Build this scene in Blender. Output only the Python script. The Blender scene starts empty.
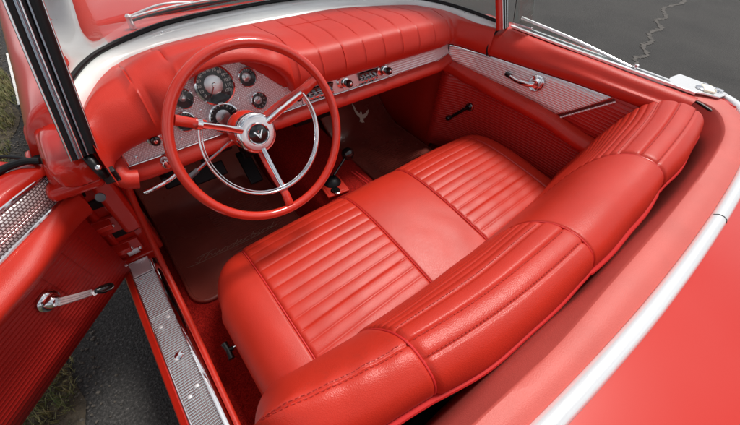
import bpy, bmesh, math, random
from math import sin, cos, pi, sqrt, radians, hypot, atan2
from mathutils import Vector, Matrix
random.seed(7)
S = bpy.context.scene
COL = S.collection
V = Vector

# ------------------------------------------------------------------ materials
MATS = {}
def lin(c):
    return tuple(((x/12.92) if x <= .04045 else ((x+.055)/1.055)**2.4) for x in c)
def mat(name, base, rough=.5, metal=0., coat=0., spec=.5, coat_rough=.05):
    m = bpy.data.materials.new(name); m.use_nodes = True
    b = m.node_tree.nodes['Principled BSDF']
    b.inputs['Base Color'].default_value = (*base, 1)
    b.inputs['Roughness'].default_value = rough
    b.inputs['Metallic'].default_value = metal
    b.inputs['Coat Weight'].default_value = coat
    b.inputs['Coat Roughness'].default_value = coat_rough
    b.inputs['Specular IOR Level'].default_value = spec
    MATS[name] = m
    return m
def nd(m, t, **kw):
    n = m.node_tree.nodes.new(t)
    for k, v in kw.items(): setattr(n, k, v)
    return n
def ln(m, a, b): m.node_tree.links.new(a, b)
def bsdf(m): return m.node_tree.nodes['Principled BSDF']
def objco(m):
    return nd(m, 'ShaderNodeTexCoord').outputs['Object']
def noise(m, scale, detail=4, rough=.55, co=None):
    n = nd(m, 'ShaderNodeTexNoise'); n.inputs['Scale'].default_value = scale
    n.inputs['Detail'].default_value = detail; n.inputs['Roughness'].default_value = rough
    ln(m, co or objco(m), n.inputs['Vector']); return n.outputs['Fac']
def math_(m, op, a, b=None, c=None):
    n = nd(m, 'ShaderNodeMath', operation=op)
    for i, x in enumerate((a, b, c)):
        if x is None: continue
        if isinstance(x, (int, float)): n.inputs[i].default_value = x
        else: ln(m, x, n.inputs[i])
    return n.outputs[0]
def ramp(m, fac, stops):
    r = nd(m, 'ShaderNodeValToRGB'); e = r.color_ramp.elements
    while len(e) < len(stops): e.new(.5)
    for el, (p, c) in zip(e, stops):
        el.position = p; el.color = (*c, 1) if len(c) == 3 else c
    ln(m, fac, r.inputs[0]); return r.outputs[0]
def bump(m, h, strength, dist):
    b = nd(m, 'ShaderNodeBump'); b.inputs['Strength'].default_value = strength
    b.inputs['Distance'].default_value = dist
    ln(m, h, b.inputs['Height']); 
    old = bsdf(m).inputs['Normal'].links
    if old: ln(m, old[0].from_socket, b.inputs['Normal'])
    ln(m, b.outputs[0], bsdf(m).inputs['Normal'])
def vary_rough(m, scale, lo, hi):
    f = noise(m, scale, 3); r = nd(m, 'ShaderNodeMapRange')
    r.inputs[3].default_value = lo; r.inputs[4].default_value = hi
    ln(m, f, r.inputs[0]); ln(m, r.outputs[0], bsdf(m).inputs['Roughness'])
def vary_col(m, scale, a, b, detail=4):
    ln(m, ramp(m, noise(m, scale, detail), [(.3, a), (.7, b)]), bsdf(m).inputs['Base Color'])
def sep(m):
    s = nd(m, 'ShaderNodeSeparateXYZ'); ln(m, objco(m), s.inputs[0]); return s.outputs

def leather(name, base, rough=.4, spec=.5):
    m = mat(name, base, rough, spec=spec)
    d = tuple(x*.88 for x in base)
    vary_col(m, 9, d, base)
    vo = nd(m, 'ShaderNodeTexVoronoi'); vo.inputs['Scale'].default_value = 620
    ln(m, objco(m), vo.inputs['Vector'])
    bump(m, vo.outputs['Distance'], .30, .0008)
    bump(m, noise(m, 16, 3), .10, .004); bump(m, noise(m, 90, 4), .05, .0015)
    vary_rough(m, 14, rough-.05, rough+.1)
    return m
leather('seat_leather', (.56, .030, .014), .36, .42)
leather('pad_vinyl', (.56, .026, .012), .40, .38)
leather('deck_vinyl', (.62, .11, .088), .50, .5)  # paler base paints the pink sheen of the deck rail into its colour
m = mat('red_paint', (.55, .018, .008), .34, coat=.8, coat_rough=.10, spec=.15)
bump(m, noise(m, 6, 2), .05, .004)
m = mat('wheel_plastic', (.60, .032, .016), .22, coat=.6); bump(m, noise(m, 60, 3), .05, .001)
m = mat('carpet', (.34, .014, .009), .95, spec=.1)
vary_col(m, 260, (.16, .005, .004), (.50, .020, .014), 2); bump(m, noise(m, 700, 2), .9, .004)
bump(m, noise(m, 40, 3), .4, .006)
m = mat('rubber_mat', (.24, .045, .032), .26, spec=.7); bump(m, noise(m, 18, 3), .18, .004); vary_rough(m, 8, .18, .34)
vary_col(m, 5, (.18, .034, .024), (.27, .054, .038))
m = mat('mat_ribbed', (.055, .006, .006), .4)
m = mat('chrome', (.82, .82, .84), .07, 1.); vary_rough(m, 30, .04, .12)
m = mat('satin_chrome', (.88, .86, .87), .26, .6); vary_rough(m, 40, .18, .32)
mat('dark_chrome', (.30, .33, .38), .16, .9)
m = mat('white_trim', (.84, .88, .86), .24, .05, coat=.6); vary_col(m, 14, (.76, .80, .78), (.86, .90, .88))
m = mat('bright_trim', (.88, .89, .90), .24, .45); 
sx, sy, sz = sep(m)
mp = nd(m, 'ShaderNodeMapping'); mp.inputs['Scale'].default_value = (6, 160, 160); ln(m, objco(m), mp.inputs[0])
bump(m, noise(m, 3, 3, co=mp.outputs[0]), .08, .003)
mat('black_rubber', (.006, .006, .007), .42, spec=.3)
m = mat('black_gloss', (.008, .008, .008), .12, coat=.5)
mat('hole_shade', (.006, .004, .004), .8); mat('slot_red', (.10, .006, .004), .6)  # first one is near-black, painting the shade inside body openings
mat('gauge_face', (.07, .073, .08), .3)
mat('gauge_print', (.75, .75, .70), .5)
mat('needle_red', (.6, .03, .02), .4)
mat('chrome_disc', (.75, .75, .76), .3, 1.)
mat('tan_emblem', (.92, .84, .68), .55)
mat('script_print', (.34, .17, .12), .5)
mat('stitching', (.42, .022, .014), .6)
m = mat('piping', (.60, .03, .03), .3)
mat('grey_plastic', (.10, .10, .11), .35)
# horizontally ribbed vinyl (door panels)
m = mat('ribbed_vinyl', (.48, .018, .012), .5)
sx, sy, sz = sep(m)
w = math_(m, 'SINE', math_(m, 'MULTIPLY', sz, 2*pi/.0115))
w = math_(m, 'POWER', math_(m, 'MULTIPLY_ADD', w, .5, .5), 3.)
bump(m, w, .55, .0022)
g = nd(m, 'ShaderNodeMapping'); g.inputs['Scale'].default_value = (1, 1, 1); ln(m, objco(m), g.inputs[0])
vary_rough(m, 12, .36, .5)
# fine-ribbed bright metal
def ribmetal(name, axis, pitch, base=(.80, .72, .73), rough=.25, d=.002):
    m = mat(name, base, rough, .35)
    s = sep(m)[axis]
    w = math_(m, 'POWER', math_(m, 'MULTIPLY_ADD', math_(m, 'SINE', math_(m, 'MULTIPLY', s, 2*pi/pitch)), .5, .5), 2.)
    bump(m, w, .9, d)
    vary_rough(m, 25, rough-.06, rough+.08)
    if axis == 1: bsdf(m).inputs['Metallic'].default_value = .9; bump(m, noise(m, 45, 5), .08, .002)
    return m
ribmetal('ribbed_metal', 2, .0078, (.90, .82, .82), .32, .0012)
ribmetal('sill_metal', 1, .0070, (.82, .78, .79), .24, .0030)
# engine-turned / waffle bright metal: rows of short raised dashes
def waffle(name, px, pz, base, dark, ax=0, d=.0016, met=.9, rough=.28):
    m = mat(name, base, rough, met)
    s = sep(m)
    zz = math_(m, 'DIVIDE', s[2], pz)
    row = math_(m, 'FLOOR', zz)
    off = math_(m, 'MULTIPLY', math_(m, 'MODULO', row, 2.), .5)
    xx = math_(m, 'ADD', math_(m, 'DIVIDE', s[ax], px), off)
    cx = math_(m, 'MULTIPLY', math_(m, 'ABSOLUTE', math_(m, 'SUBTRACT', math_(m, 'FRACT', xx), .5)), 2.)
    cz = math_(m, 'MULTIPLY', math_(m, 'ABSOLUTE', math_(m, 'SUBTRACT', math_(m, 'FRACT', zz), .5)), 2.)
    e = math_(m, 'MAXIMUM', cx, cz)
    r = ramp(m, e, [(.55, (1, 1, 1)), (.86, (0, 0, 0))])
    mix = nd(m, 'ShaderNodeMix', data_type='RGBA')
    ln(m, r, mix.inputs[0]); mix.inputs[6].default_value = (*dark, 1); mix.inputs[7].default_value = (*base, 1)
    ln(m, mix.outputs[2], bsdf(m).inputs['Base Color'])
    bump(m, r, .8, d)
    return m
waffle('waffle_metal', .0068, .0042, (.94, .89, .90), (.68, .50, .52), met=.12, rough=.34)
waffle('waffle_metal_door', .0088, .0058, (.90, .86, .86), (.18, .10, .10), 0, .002, met=.5)
# asphalt
m = mat('asphalt', (.05, .05, .05), .85, spec=.3)
vo = nd(m, 'ShaderNodeTexVoronoi'); vo.inputs['Scale'].default_value = 130; ln(m, objco(m), vo.inputs['Vector'])
c1 = ramp(m, noise(m, 110, 6, .75), [(.34, (.018, .018, .018)), (.55, (.054, .053, .052)), (.70, (.17, .165, .16))])
c2 = ramp(m, noise(m, .55, 8, .68), [(.30, (.62, .62, .63)), (.5, (1., .98, .96)), (.7, (1.28, 1.25, 1.2))])
mx = nd(m, 'ShaderNodeMix', data_type='RGBA', blend_type='MULTIPLY'); mx.inputs[0].default_value = 1
ln(m, c1, mx.inputs[6]); ln(m, c2, mx.inputs[7]); ln(m, mx.outputs[2], bsdf(m).inputs['Base Color'])
bump(m, vo.outputs['Distance'], .7, .006)
m = mat('crack_seal', (.09, .082, .075), .9); vary_col(m, 14, (.05, .046, .042), (.115, .104, .094), 6)
m = mat('soil', (.07, .055, .035), .95); vary_col(m, 30, (.035, .028, .02), (.15, .12, .08), 6); bump(m, noise(m, 60, 5), 1., .02)
m = mat('grass_green', (.09, .13, .035), .6); vary_col(m, 16, (.055, .11, .022), (.34, .27, .12))
m = mat('road_paint', (.7, .7, .68), .7); vary_col(m, 40, (.5, .5, .48), (.78, .78, .76))
m = mat('gravel_stone', (.12, .11, .10), .9); vary_col(m, 5, (.07, .06, .05), (.20, .18, .15))
m = mat('leaf_dark', (.035, .06, .02), .7)
m = mat('bark', (.09, .07, .05), .9)
# glass
def glass(name, tint, rough=0., ior=1.5, boost=1.):
    m = bpy.data.materials.new(name); m.use_nodes = True; nt = m.node_tree
    for n in list(nt.nodes): nt.nodes.remove(n)
    o = nt.nodes.new('ShaderNodeOutputMaterial'); mx = nt.nodes.new('ShaderNodeMixShader')
    t = nt.nodes.new('ShaderNodeBsdfTransparent'); t.inputs[0].default_value = (*tint, 1)
    g = nt.nodes.new('ShaderNodeBsdfGlossy'); g.inputs['Roughness'].default_value = rough
    f = nt.nodes.new('ShaderNodeFresnel'); f.inputs[0].default_value = ior
    mu = nt.nodes.new('ShaderNodeMath'); mu.operation = 'MULTIPLY'; mu.inputs[1].default_value = boost; mu.use_clamp = True
    nt.links.new(f.outputs[0], mu.inputs[0]); nt.links.new(mu.outputs[0], mx.inputs[0])
    nt.links.new(t.outputs[0], mx.inputs[1]); nt.links.new(g.outputs[0], mx.inputs[2]); nt.links.new(mx.outputs[0], o.inputs[0])
    MATS[name] = m
glass('windshield_glass', (.93, .96, .95), 0., 1.5, 1.0)
glass('gauge_glass', (.95, .95, .95), 0., 1.45, .8)

# ------------------------------------------------------------------ mesh helpers
def catmull(pts, n, closed=False):
    P = [V(p) for p in pts]; out = []; N = len(P)
    segs = N if closed else N-1
    for i in range(segs):
        if closed: a, b, c, d = P[(i-1) % N], P[i], P[(i+1) % N], P[(i+2) % N]
        else:
            b, c = P[i], P[i+1]
            a = P[i-1] if i > 0 else b*2-c
            d = P[i+2] if i+2 < N else c*2-b
        for k in range(n):
            t = k/n
            out.append(.5*((2*b)+(c-a)*t+(2*a-5*b+4*c-d)*t*t+(3*b-a-3*c+d)*t**3))
    if not closed: out.append(P[-1])
    return out
def interp(tab, x):
    """piecewise smooth table lookup: [(x, v)...]"""
    if x <= tab[0][0]: return tab[0][1]
    if x >= tab[-1][0]: return tab[-1][1]
    for i in range(len(tab)-1):
        x0, v0 = tab[i]; x1, v1 = tab[i+1]
        if x0 <= x <= x1:
            m0 = (v1-tab[i-1][1])/(x1-tab[i-1][0]) if i > 0 else (v1-v0)/(x1-x0)
            m1 = (tab[i+2][1]-v0)/(tab[i+2][0]-x0) if i+2 < len(tab) else (v1-v0)/(x1-x0)
            h = x1-x0; t = (x-x0)/h
            return (2*t**3-3*t**2+1)*v0+(t**3-2*t**2+t)*h*m0+(-2*t**3+3*t**2)*v1+(t**3-t**2)*h*m1
def smooth01(t): t = max(0, min(1, t)); return t*t*(3-2*t)

class MB:
    def __init__(s): s.v = []; s.f = []; s.mi = []; s.cur = 0
    def mat(s, i): s.cur = i; return s
    def face(s, idx): s.f.append(tuple(idx)); s.mi.append(s.cur)
    def box(s, c, size, rot=None, taper=1.):
        c = V(c); hx, hy, hz = [x/2 for x in size]; b = len(s.v)
        for k, (x, y, z) in enumerate([(-1,-1,-1),(1,-1,-1),(1,1,-1),(-1,1,-1),(-1,-1,1),(1,-1,1),(1,1,1),(-1,1,1)]):
            t = taper if z > 0 else 1
            p = V((x*hx*t, y*hy*t, z*hz))
            if rot is not None: p = rot @ p
            s.v.append(c+p)
        for q in [(0,3,2,1),(4,5,6,7),(0,1,5,4),(1,2,6,5),(2,3,7,6),(3,0,4,7)]: s.face([b+i for i in q])
        return s
    def grid(s, rows, cu=False, cv=False):
        b = len(s.v); n = len(rows); m_ = len(rows[0])
        for r in rows: s.v += [V(p) for p in r]
        for i in range(n if cv else n-1):
            for j in range(m_ if cu else m_-1):
                i2 = (i+1) % n; j2 = (j+1) % m_
                s.face((b+i*m_+j, b+i*m_+j2, b+i2*m_+j2, b+i2*m_+j))
        return s
    def cap(s, pts, center=None):
        b = len(s.v); s.v += [V(p) for p in pts]; s.face(range(b, b+len(pts))); return s
    def tube(s, path, r, n=12, closed=False, caps=True, sy=1., up=None):
        P = [V(p) for p in path]; N = len(P); rows = []
        R = r if callable(r) else (lambda t: r)
        prev = None
        for i, p in enumerate(P):
            if closed: t = (P[(i+1) % N]-P[i-1])
            else: t = P[min(i+1, N-1)]-P[max(i-1, 0)]
            t.normalize()
            if up is not None: a = V(up) - t*V(up).dot(t)
            elif prev is None:
                a = t.cross(V((0, 0, 1)));
                if a.length < 1e-3: a = t.cross(V((1, 0, 0)))
            else: a = prev - t*prev.dot(t)
            a.normalize(); prev = a; bb = t.cross(a)
            rr = R(i/max(1, N-1))
            rows.append([p + rr*(cos(2*pi*k/n)*a + sy*sin(2*pi*k/n)*bb) for k in range(n)])
        s.grid(rows, cu=True, cv=closed)
        if caps and not closed: s.cap(rows[0][::-1]); s.cap(rows[-1])
        return s
    def lathe(s, prof, o, ax, n=32, caps=True):
        o = V(o); ax = V(ax).normalized(); a = ax.cross(V((0, 0, 1)))
        if a.length < 1e-3: a = V((1, 0, 0))
        a.normalize(); b = ax.cross(a); rows = []
        for r, h in prof: rows.append([o+ax*h+(cos(2*pi*k/n)*a+sin(2*pi*k/n)*b)*r for k in range(n)])
        s.grid(rows, cu=True)
        if caps:
            if prof[0][0] > 1e-5: s.cap(rows[0][::-1])
            if prof[-1][0] > 1e-5: s.cap(rows[-1])
        return s
    def prism(s, pts, vec):
        vec = V(vec); b = len(s.v); n = len(pts)
        s.v += [V(p) for p in pts]+[V(p)+vec for p in pts]
        s.face(range(b+n-1, b-1, -1)); s.face(range(b+n, b+2*n))
        for i in range(n):
            j = (i+1) % n; s.face((b+i, b+j, b+n+j, b+n+i))
        return s
    def sweep(s, path, prof, side, up=None, caps=True, closed_prof=True):
        """prof: [(a,b)], a along side(i), b along up"""
        rows = []; P = [V(p) for p in path]; N = len(P)
        for i, p in enumerate(P):
            t = (P[min(i+1, N-1)]-P[max(i-1, 0)]).normalized()
            U = V(up) if up is not None else V((0, 0, 1))
            sd = t.cross(U).normalized() if side is None else V(side)
            rows.append([p+sd*a+U*b for a, b in prof])
        s.grid(rows, cu=closed_prof)
        if caps and closed_prof: s.cap(rows[0][::-1]); s.cap(rows[-1])
        return s
    def build(s, name, mats, parent=None, smooth=35, bevel=0, bseg=2, subs=0, solid=0, fixn=True, label=None):
        me = bpy.data.meshes.new(name); me.from_pydata([tuple(v) for v in s.v], [], s.f)
        if isinstance(mats, str): mats = [mats]
        for q in mats: me.materials.append(MATS[q])
        me.polygons.foreach_set('material_index', s.mi)
        bm = bmesh.new(); bm.from_mesh(me)
        bmesh.ops.remove_doubles(bm, verts=bm.verts, dist=1e-5)
        if fixn: bmesh.ops.recalc_face_normals(bm, faces=bm.faces)
        bm.to_mesh(me); bm.free()
        o = bpy.data.objects.new(name, me); COL.objects.link(o)
        if parent: o.parent = parent
        if smooth:
            me.polygons.foreach_set('use_smooth', [True]*len(me.polygons)); me.set_sharp_from_angle(angle=radians(smooth))
        if solid:
            q = o.modifiers.new('thickness', 'SOLIDIFY'); q.thickness = solid; q.offset = -1
        if bevel:
            q = o.modifiers.new('bevel', 'BEVEL'); q.width = bevel; q.segments = bseg; q.limit_method = 'ANGLE'; q.angle_limit = radians(40)
        if subs:
            q = o.modifiers.new('subdiv', 'SUBSURF'); q.levels = q.render_levels = subs
        if label: o['label'] = label
        return o
def text_into(mb, txt, size, o, right, up):
    cu = bpy.data.curves.new('numeral', 'FONT'); cu.body = txt; cu.size = size; cu.align_x = 'CENTER'; cu.align_y = 'CENTER'; cu.offset = size*.02
    ob = bpy.data.objects.new('numeral', cu); COL.objects.link(ob)
    me = bpy.data.meshes.new_from_object(ob.evaluated_get(bpy.context.evaluated_depsgraph_get()))
    b = len(mb.v); mb.v += [V(o)+V(right)*v.co.x+V(up)*v.co.y for v in me.vertices]
    for p in me.polygons: mb.face([b+k for k in p.vertices])
    bpy.data.objects.remove(ob); bpy.data.curves.remove(cu); bpy.data.meshes.remove(me)
def thing(name, label, cat, loc=(0, 0, 0), group=None):
    o = bpy.data.objects.new(name, None); COL.objects.link(o); o.location = loc; o.empty_display_size = .1
    o['label'] = label; o['category'] = cat
    if group: o['group'] = group
    return o
def tag(o, label=None, cat=None, group=None, kind=None):
    for k, v in (('label', label), ('category', cat), ('group', group), ('kind', kind)):
        if v: o[k] = v
    return o
def mirror_tab(t): return t

# ================================================================== CAR
car = thing('convertible_car', 'vintage red open-top convertible with red leather interior, seen from above with the driver door open', 'car')

# ------------------------------------------------------------------ dashboard frame
TB = radians(15)
NB = V((0, -cos(TB), sin(TB))); UB = V((1, 0, 0)); VB = V((0, sin(TB), cos(TB))); OB = V((0, .2, .8))
def DB(u, v, w=0.):            # point on the sloping dash face, w proud of it
    return OB + UB*u + VB*v + NB*w
def band_y(u):                 # the band sweeps rearward at the right and stays straight on the left
    return 0.03*smooth01((u-.44)/.14)

# trim band with the instrument dome
dash = None
mb = MB()
# pad: loft of sections (bottom point, top point)
HU0, HU1 = -.575, -.212; HC = (HU0+HU1)/2; HA = (HU1-HU0)/2
def arch(u):
    t = abs((u-HC)/HA)
    return .143*sqrt(max(0, 1-t**2.3)) if t < 1 else 0.
# dash top inner edge (under the windshield ledge) paired with the outer edge at the glass
EDGE = [((-.735,.165,.866),(-.748,.125,.880)), ((-.722,.225,.872),(-.738,.215,.890)), ((-.705,.275,.878),(-.722,.290,.900)), ((-.675,.335,.885),(-.695,.360,.908)),
 ((-.600,.425,.898),(-.622,.458,.914)), ((-.500,.458,.910),(-.490,.540,.918)), ((-.395,.473,.914),(-.370,.578,.922)), ((-.200,.472,.922),(-.190,.594,.925)), ((-.030,.470,.923),(-.020,.600,.925)),
 ((.150,.476,.920),(.150,.590,.924)), ((.300,.456,.914),(.300,.562,.920)), ((.400,.440,.909),(.410,.525,.916)), ((.477,.424,.904),(.495,.478,.912)), ((.535,.390,.901),(.560,.415,.910)),
 ((.597,.300,.893),(.612,.320,.908)), ((.622,.205,.885),(.650,.220,.902)), ((.668,.095,.882),(.684,.105,.892))]
TOPY = [(a[0], a[1]) for a, b in EDGE]; TOPZ = [(a[0], a[2]) for a, b in EDGE]
secs = []
def pad_row(B, T, zt, over=.036, crease=0., au=0.):
    B = V(B); T = V(T); d = V((T.x-B.x, T.y-B.y, 0)); L = d.length; d.normalize()
    zb = B.z; c = crease; k = .024*smooth01(au/.10)
    h = max(.05, zt-zb)
    pr = [(.022, zb+.004), (.0, zb-.002), (-over*.62-k*.8, zb+.001), (-over-k, zb+.02*min(1, h/.1)), (-over*1.02-k, zb+.40*h), (-over*.65-k, zb+.68*h),
          (-over*.05-k*.7, zb+.88*h), (L*.16, zt-.004+c), (L*.34, zt+c), (L*.6, zt*.55+T.z*.45+c), (L*.85, T.z*.88+zt*.12+c), (L, T.z-.002)]
    pr = [(a+(c*.8 if i in (4, 5, 6) else 0), b) for i, (a, b) in enumerate(pr)]
    c3 = catmull([B*0+V((B.x, B.y, 0))+d*a+V((0, 0, b)) for a, b in pr], 4)
    return c3
creases = [-.592, -.50] + [-.19+.083*i for i in range(10)]
us = sorted(set([round(-.60+.0125*i, 4) for i in range(int(1.15/.0125)+1)] + [round(c+d, 4) for c in creases for d in (-.003, 0, .003)] + [round(HU0+.004*i, 4) for i in range(-3, 12)] + [round(HU1-.004*i, 4) for i in range(-3, 12)]))
us = [u for u in us if -.60 <= u <= .545]
rows = []
def topat(x): return V((x, interp(TOPY, x), interp(TOPZ, x)))
def wrap(ctrl, n):
    bs = catmull([c[0] for c in ctrl], n); ts = catmull([c[1] for c in ctrl], n); zs = catmull([(c[2], c[3], 0) for c in ctrl], n)
    return [pad_row(b, t, z.x, over=z.y) for b, t, z in zip(bs, ts, zs)]
rows = wrap([((-.716,.092,.787),(-.716,.180,.862),.872,.012), ((-.715,.135,.789),(-.716,.225,.872),.885,.022), ((-.706,.172,.793),(-.706,.275,.880),.899,.028), ((-.685,.192,.798),(-.675,.335,.887),.911,.033), ((-.655,.201,.805),(-.645,.380,.893),.921,.036), ((-.60,.2045,.8145),(-.60,.425,.900),.930,.036)], 6)[:-1]
for u in us:
    if u < -.599 or u > .50: continue
    au = arch(u)
    zb = .818 if au <= 0 else max(.80+au*cos(TB), .818)
    zb -= .004*smooth01((-.5-u)/.1)
    zt = .930+.030*math.exp(-((u-HC)/.20)**4)-.007*smooth01((u-.2)/.3)
    B = OB+V((u, (zb-.8)*.268+band_y(u), zb-.8))
    c = 0.
    for q in creases:
        if abs(u-q) < .0005: c = -.0035
        elif abs(u-q) < .004: c = -.0004
    rows.append(pad_row(B, topat(u), zt, crease=c, au=au))
rows += wrap([((.505,.214,.818),(.515,.405,.903),.922,.036), ((.545,.212,.812),(.565,.350,.899),.911,.036), ((.580,.178,.806),(.600,.290,.892),.899,.030), ((.606,.130,.800),(.628,.205,.884),.890,.022), ((.628,.076,.796),(.668,.100,.882),.886,.018)], 6)
mb.grid(rows); mb.cap(rows[-1]); mb.cap(rows[0])
pad = mb.build('dashboard', ['pad_vinyl'], car, smooth=50, fixn=True)
# speaker panel lines on the top of the pad
mb = MB()
for a, b in [((-.20, .385), (.05, .375)), ((.05, .375), (.06, .31)), ((.06, .31), (-.19, .32)), ((-.19, .32), (-.20, .385))]:
    mb.tube([V((a[0], a[1], .9255)), V((b[0], b[1], .9265))], .0016, 6)
mb.build('speaker_cover_seam', 'pad_vinyl', pad)

# dark cavity behind the cluster face is avoided by a solid face plate
def plate(us_, lo, hi, w0, w1, name, m):
    mb = MB(); r = []
    for u in us_:
        y = V((0, band_y(u), 0))
        l, h_ = lo(u), hi(u)
        r.append([DB(u, l, w0)+y, DB(u, l, w1)+y, DB(u, l*.5+h_*.5, w1)+y, DB(u, h_, w1)+y, DB(u, h_, w0)+y])
    mb.grid(r); mb.cap(r[0]); mb.cap(r[-1]); return mb.build(name, m, pad, smooth=30, bevel=.0008)
lo = lambda u: -.045+.009*smooth01((u+.68)/.6)
hi = lambda u: (.008+.011*smooth01((u+.68)/.5))
def frange(a, b, n): return [a+(b-a)*i/n for i in range(n+1)]
plate(frange(-.685, HU0, 8)+frange(HU0+.001, HU1-.001, 60)+frange(HU1, -.18, 3), lo, lambda u: max(hi(u), arch(u)+.004), -.012, .0, 'instrument_panel', 'waffle_metal')
plate(frange(-.178, .188, 10), lo, hi, -.012, .001, 'radio_panel', 'satin_chrome')
plate(frange(.190, .556, 24), lo, hi, -.012, .0, 'ribbed_trim_panel', 'ribbed_metal')
# edge beads of the band
mb = MB()
for fn in (lo,):
    mb.tube([DB(u, fn(u)-.001, .001)+V((0, band_y(u), 0)) for u in frange(-.685, .556, 60)], .0026, 8)
mb.tube([DB(u, hi(u)+.001, .001)+V((0, band_y(u), 0)) for u in frange(HU1, .556, 50)], .002, 8)
mb.tube([DB(u, hi(u)+.001, .001) for u in frange(-.685, HU0, 10)], .002, 8)
mb.tube([DB(-.685, lo(-.685), .001), DB(-.685, hi(-.685), .001)], .0026, 8)
mb.tube([DB(HC+HA*.985*cos(pi*t/30), arch(HC+HA*.985*cos(pi*t/30))+.001, .002) for t in range(0, 31)], .0022, 8)
mb.build('trim_bead', 'chrome', pad)
# lower padded roll
mb = MB(); rows = []
for u in frange(-.70, .556, 90):
    b = DB(u, lo(u)-.003, 0)+V((0, band_y(u), 0)); c = -.003 if abs(u-.19) < .007 or abs(u+.14) < .0 else 0.
    k = smooth01((u+.70)/.05)*.25+.75; 
    k2 = 1-.25*math.exp(-((u+.394)/.1)**2)
    pr = [(.02, .004), (.002, 0), (-.014, -.004), (-.026, -.014), (-.029, -.026), (-.022, -.038), (-.004, -.046), (.03, -.05), (.09, -.05), (.16, -.03)]
    rows.append(catmull([b+V((0, (a-c)*k, z*k2)) for a, z in pr], 3))
mb.grid(rows); mb.cap(rows[0]); mb.cap(rows[-1])
roll = mb.build('lower_dash_roll', 'pad_vinyl', pad, smooth=50)
# rounded red end piece under the left dash corner
mb = MB(); 
mb.tube(catmull([(-.70, .23, .775), (-.71, .185, .765), (-.705, .16, .745), (-.68, .155, .735)], 5), lambda t: .024, 14)
mb.build('dash_corner', 'pad_vinyl', pad)

def ring(mb, u, v, r, w0=.002, thick=.004, depth=.009):
    prof = [(r-thick, w0-.004), (r-thick, w0+depth*.4), (r-thick*.7, w0+depth), (r-thick*.25, w0+depth*.85), (r, w0+depth*.3), (r+.001, w0-.003)]
    mb.lathe(prof, DB(u, v), NB, 44, caps=False)
def gauge(name, u, v, r, ticks, a0, a1, needle=None, numerals=False, inner=0., label=None, style=0):
    mb = MB()
    mb.mat(0); ring(mb, u, v, r, thick=r*.16+.001, depth=.016 if r > .035 else .011)
    rf = r*.86
    mb.mat(1).lathe([(0.0001, .0012), (rf, .0012)], DB(u, v), NB, 40)
    if inner:
        mb.mat(2).lathe([(.0001, .0042), (inner*.25, .0042), (inner*.9, .0026), (inner, .0018), (inner, .001)], DB(u, v), NB, 36)
    mb.mat(3)
    for i in range(ticks):
        a = radians(a0+(a1-a0)*i/(ticks-1)); big = numerals
        rm = rf*(.80 if numerals else .84); ll = rf*(.20 if numerals else .16)
        wd = rf*(.085 if numerals else .035)
        dirv = UB*cos(a)+VB*sin(a); sd = UB*-sin(a)+VB*cos(a)
        c = DB(u, v, .0018)+dirv*rm
        if numerals:   # dial numerals
            text_into(mb, str(i*10), rf*.235, c+NB*.0006, UB, VB)
            for q in ():
                mb.prism([c+sd*(q*wd*.55-wd*.28)-dirv*ll*.5, c+sd*(q*wd*.55+wd*.28)-dirv*ll*.5, c+sd*(q*wd*.55+wd*.28)+dirv*ll*.5, c+sd*(q*wd*.55-wd*.28)+dirv*ll*.5], NB*.0004)
        else:
            mb.prism([c-sd*wd-dirv*ll*.5, c+sd*wd-dirv*ll*.5, c+sd*wd+dirv*ll*.5, c-sd*wd+dirv*ll*.5], NB*.0004)
    if needle is not None:
        mb.mat(4)
        for k, (na, nl, nm) in enumerate(needle):
            a = radians(na); dirv = UB*cos(a)+VB*sin(a); sd = UB*-sin(a)+VB*cos(a); c = DB(u, v, .0050)
            mb.mat(nm)
            mb.prism([c-sd*.0011*(1+r*8)-dirv*nl*.2*rf, c+sd*.0011*(1+r*8)-dirv*nl*.2*rf, c+sd*.0004+dirv*nl*rf, c-sd*.0004+dirv*nl*rf], NB*.0006)
        mb.mat(2).lathe([(.003+r*.05, .0045), (.0025+r*.04, .0075), (.0001, .008)], DB(u, v), NB, 16)
    mb.mat(5).lathe([(.0001, .0115 if r > .035 else .009), (r*.86, .0105 if r > .035 else .008)], DB(u, v), NB, 40, caps=False)
    return mb.build(name, ['chrome', 'gauge_face', 'chrome_disc', 'gauge_print', 'needle_red', 'gauge_glass'], pad, smooth=30)
gauge('speedometer', -.420, .086, .0530, 13, 215, -35, [(238, .72, 4)], True, .024, label='speedometer')
gauge('tachometer', -.426, .000, .044, 15, 220, -40, [(200, .8, 3)], False, .020)
gauge('temperature_gauge', -.330, .084, .0265, 7, 150, 30, [(120, .7, 3)], False, .012)
gauge('clock', -.317, .017, .0255, 12, 90, -240, [(60, .55, 3), (200, .75, 3)], False, .0115)
gauge('fuel_gauge', -.504, .074, .0265, 7, 150, 30, [(70, .7, 3)], False, .009)
gauge('ammeter', -.522, .020, .0265, 7, 150, 30, [(95, .7, 3)], False, .009)

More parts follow.
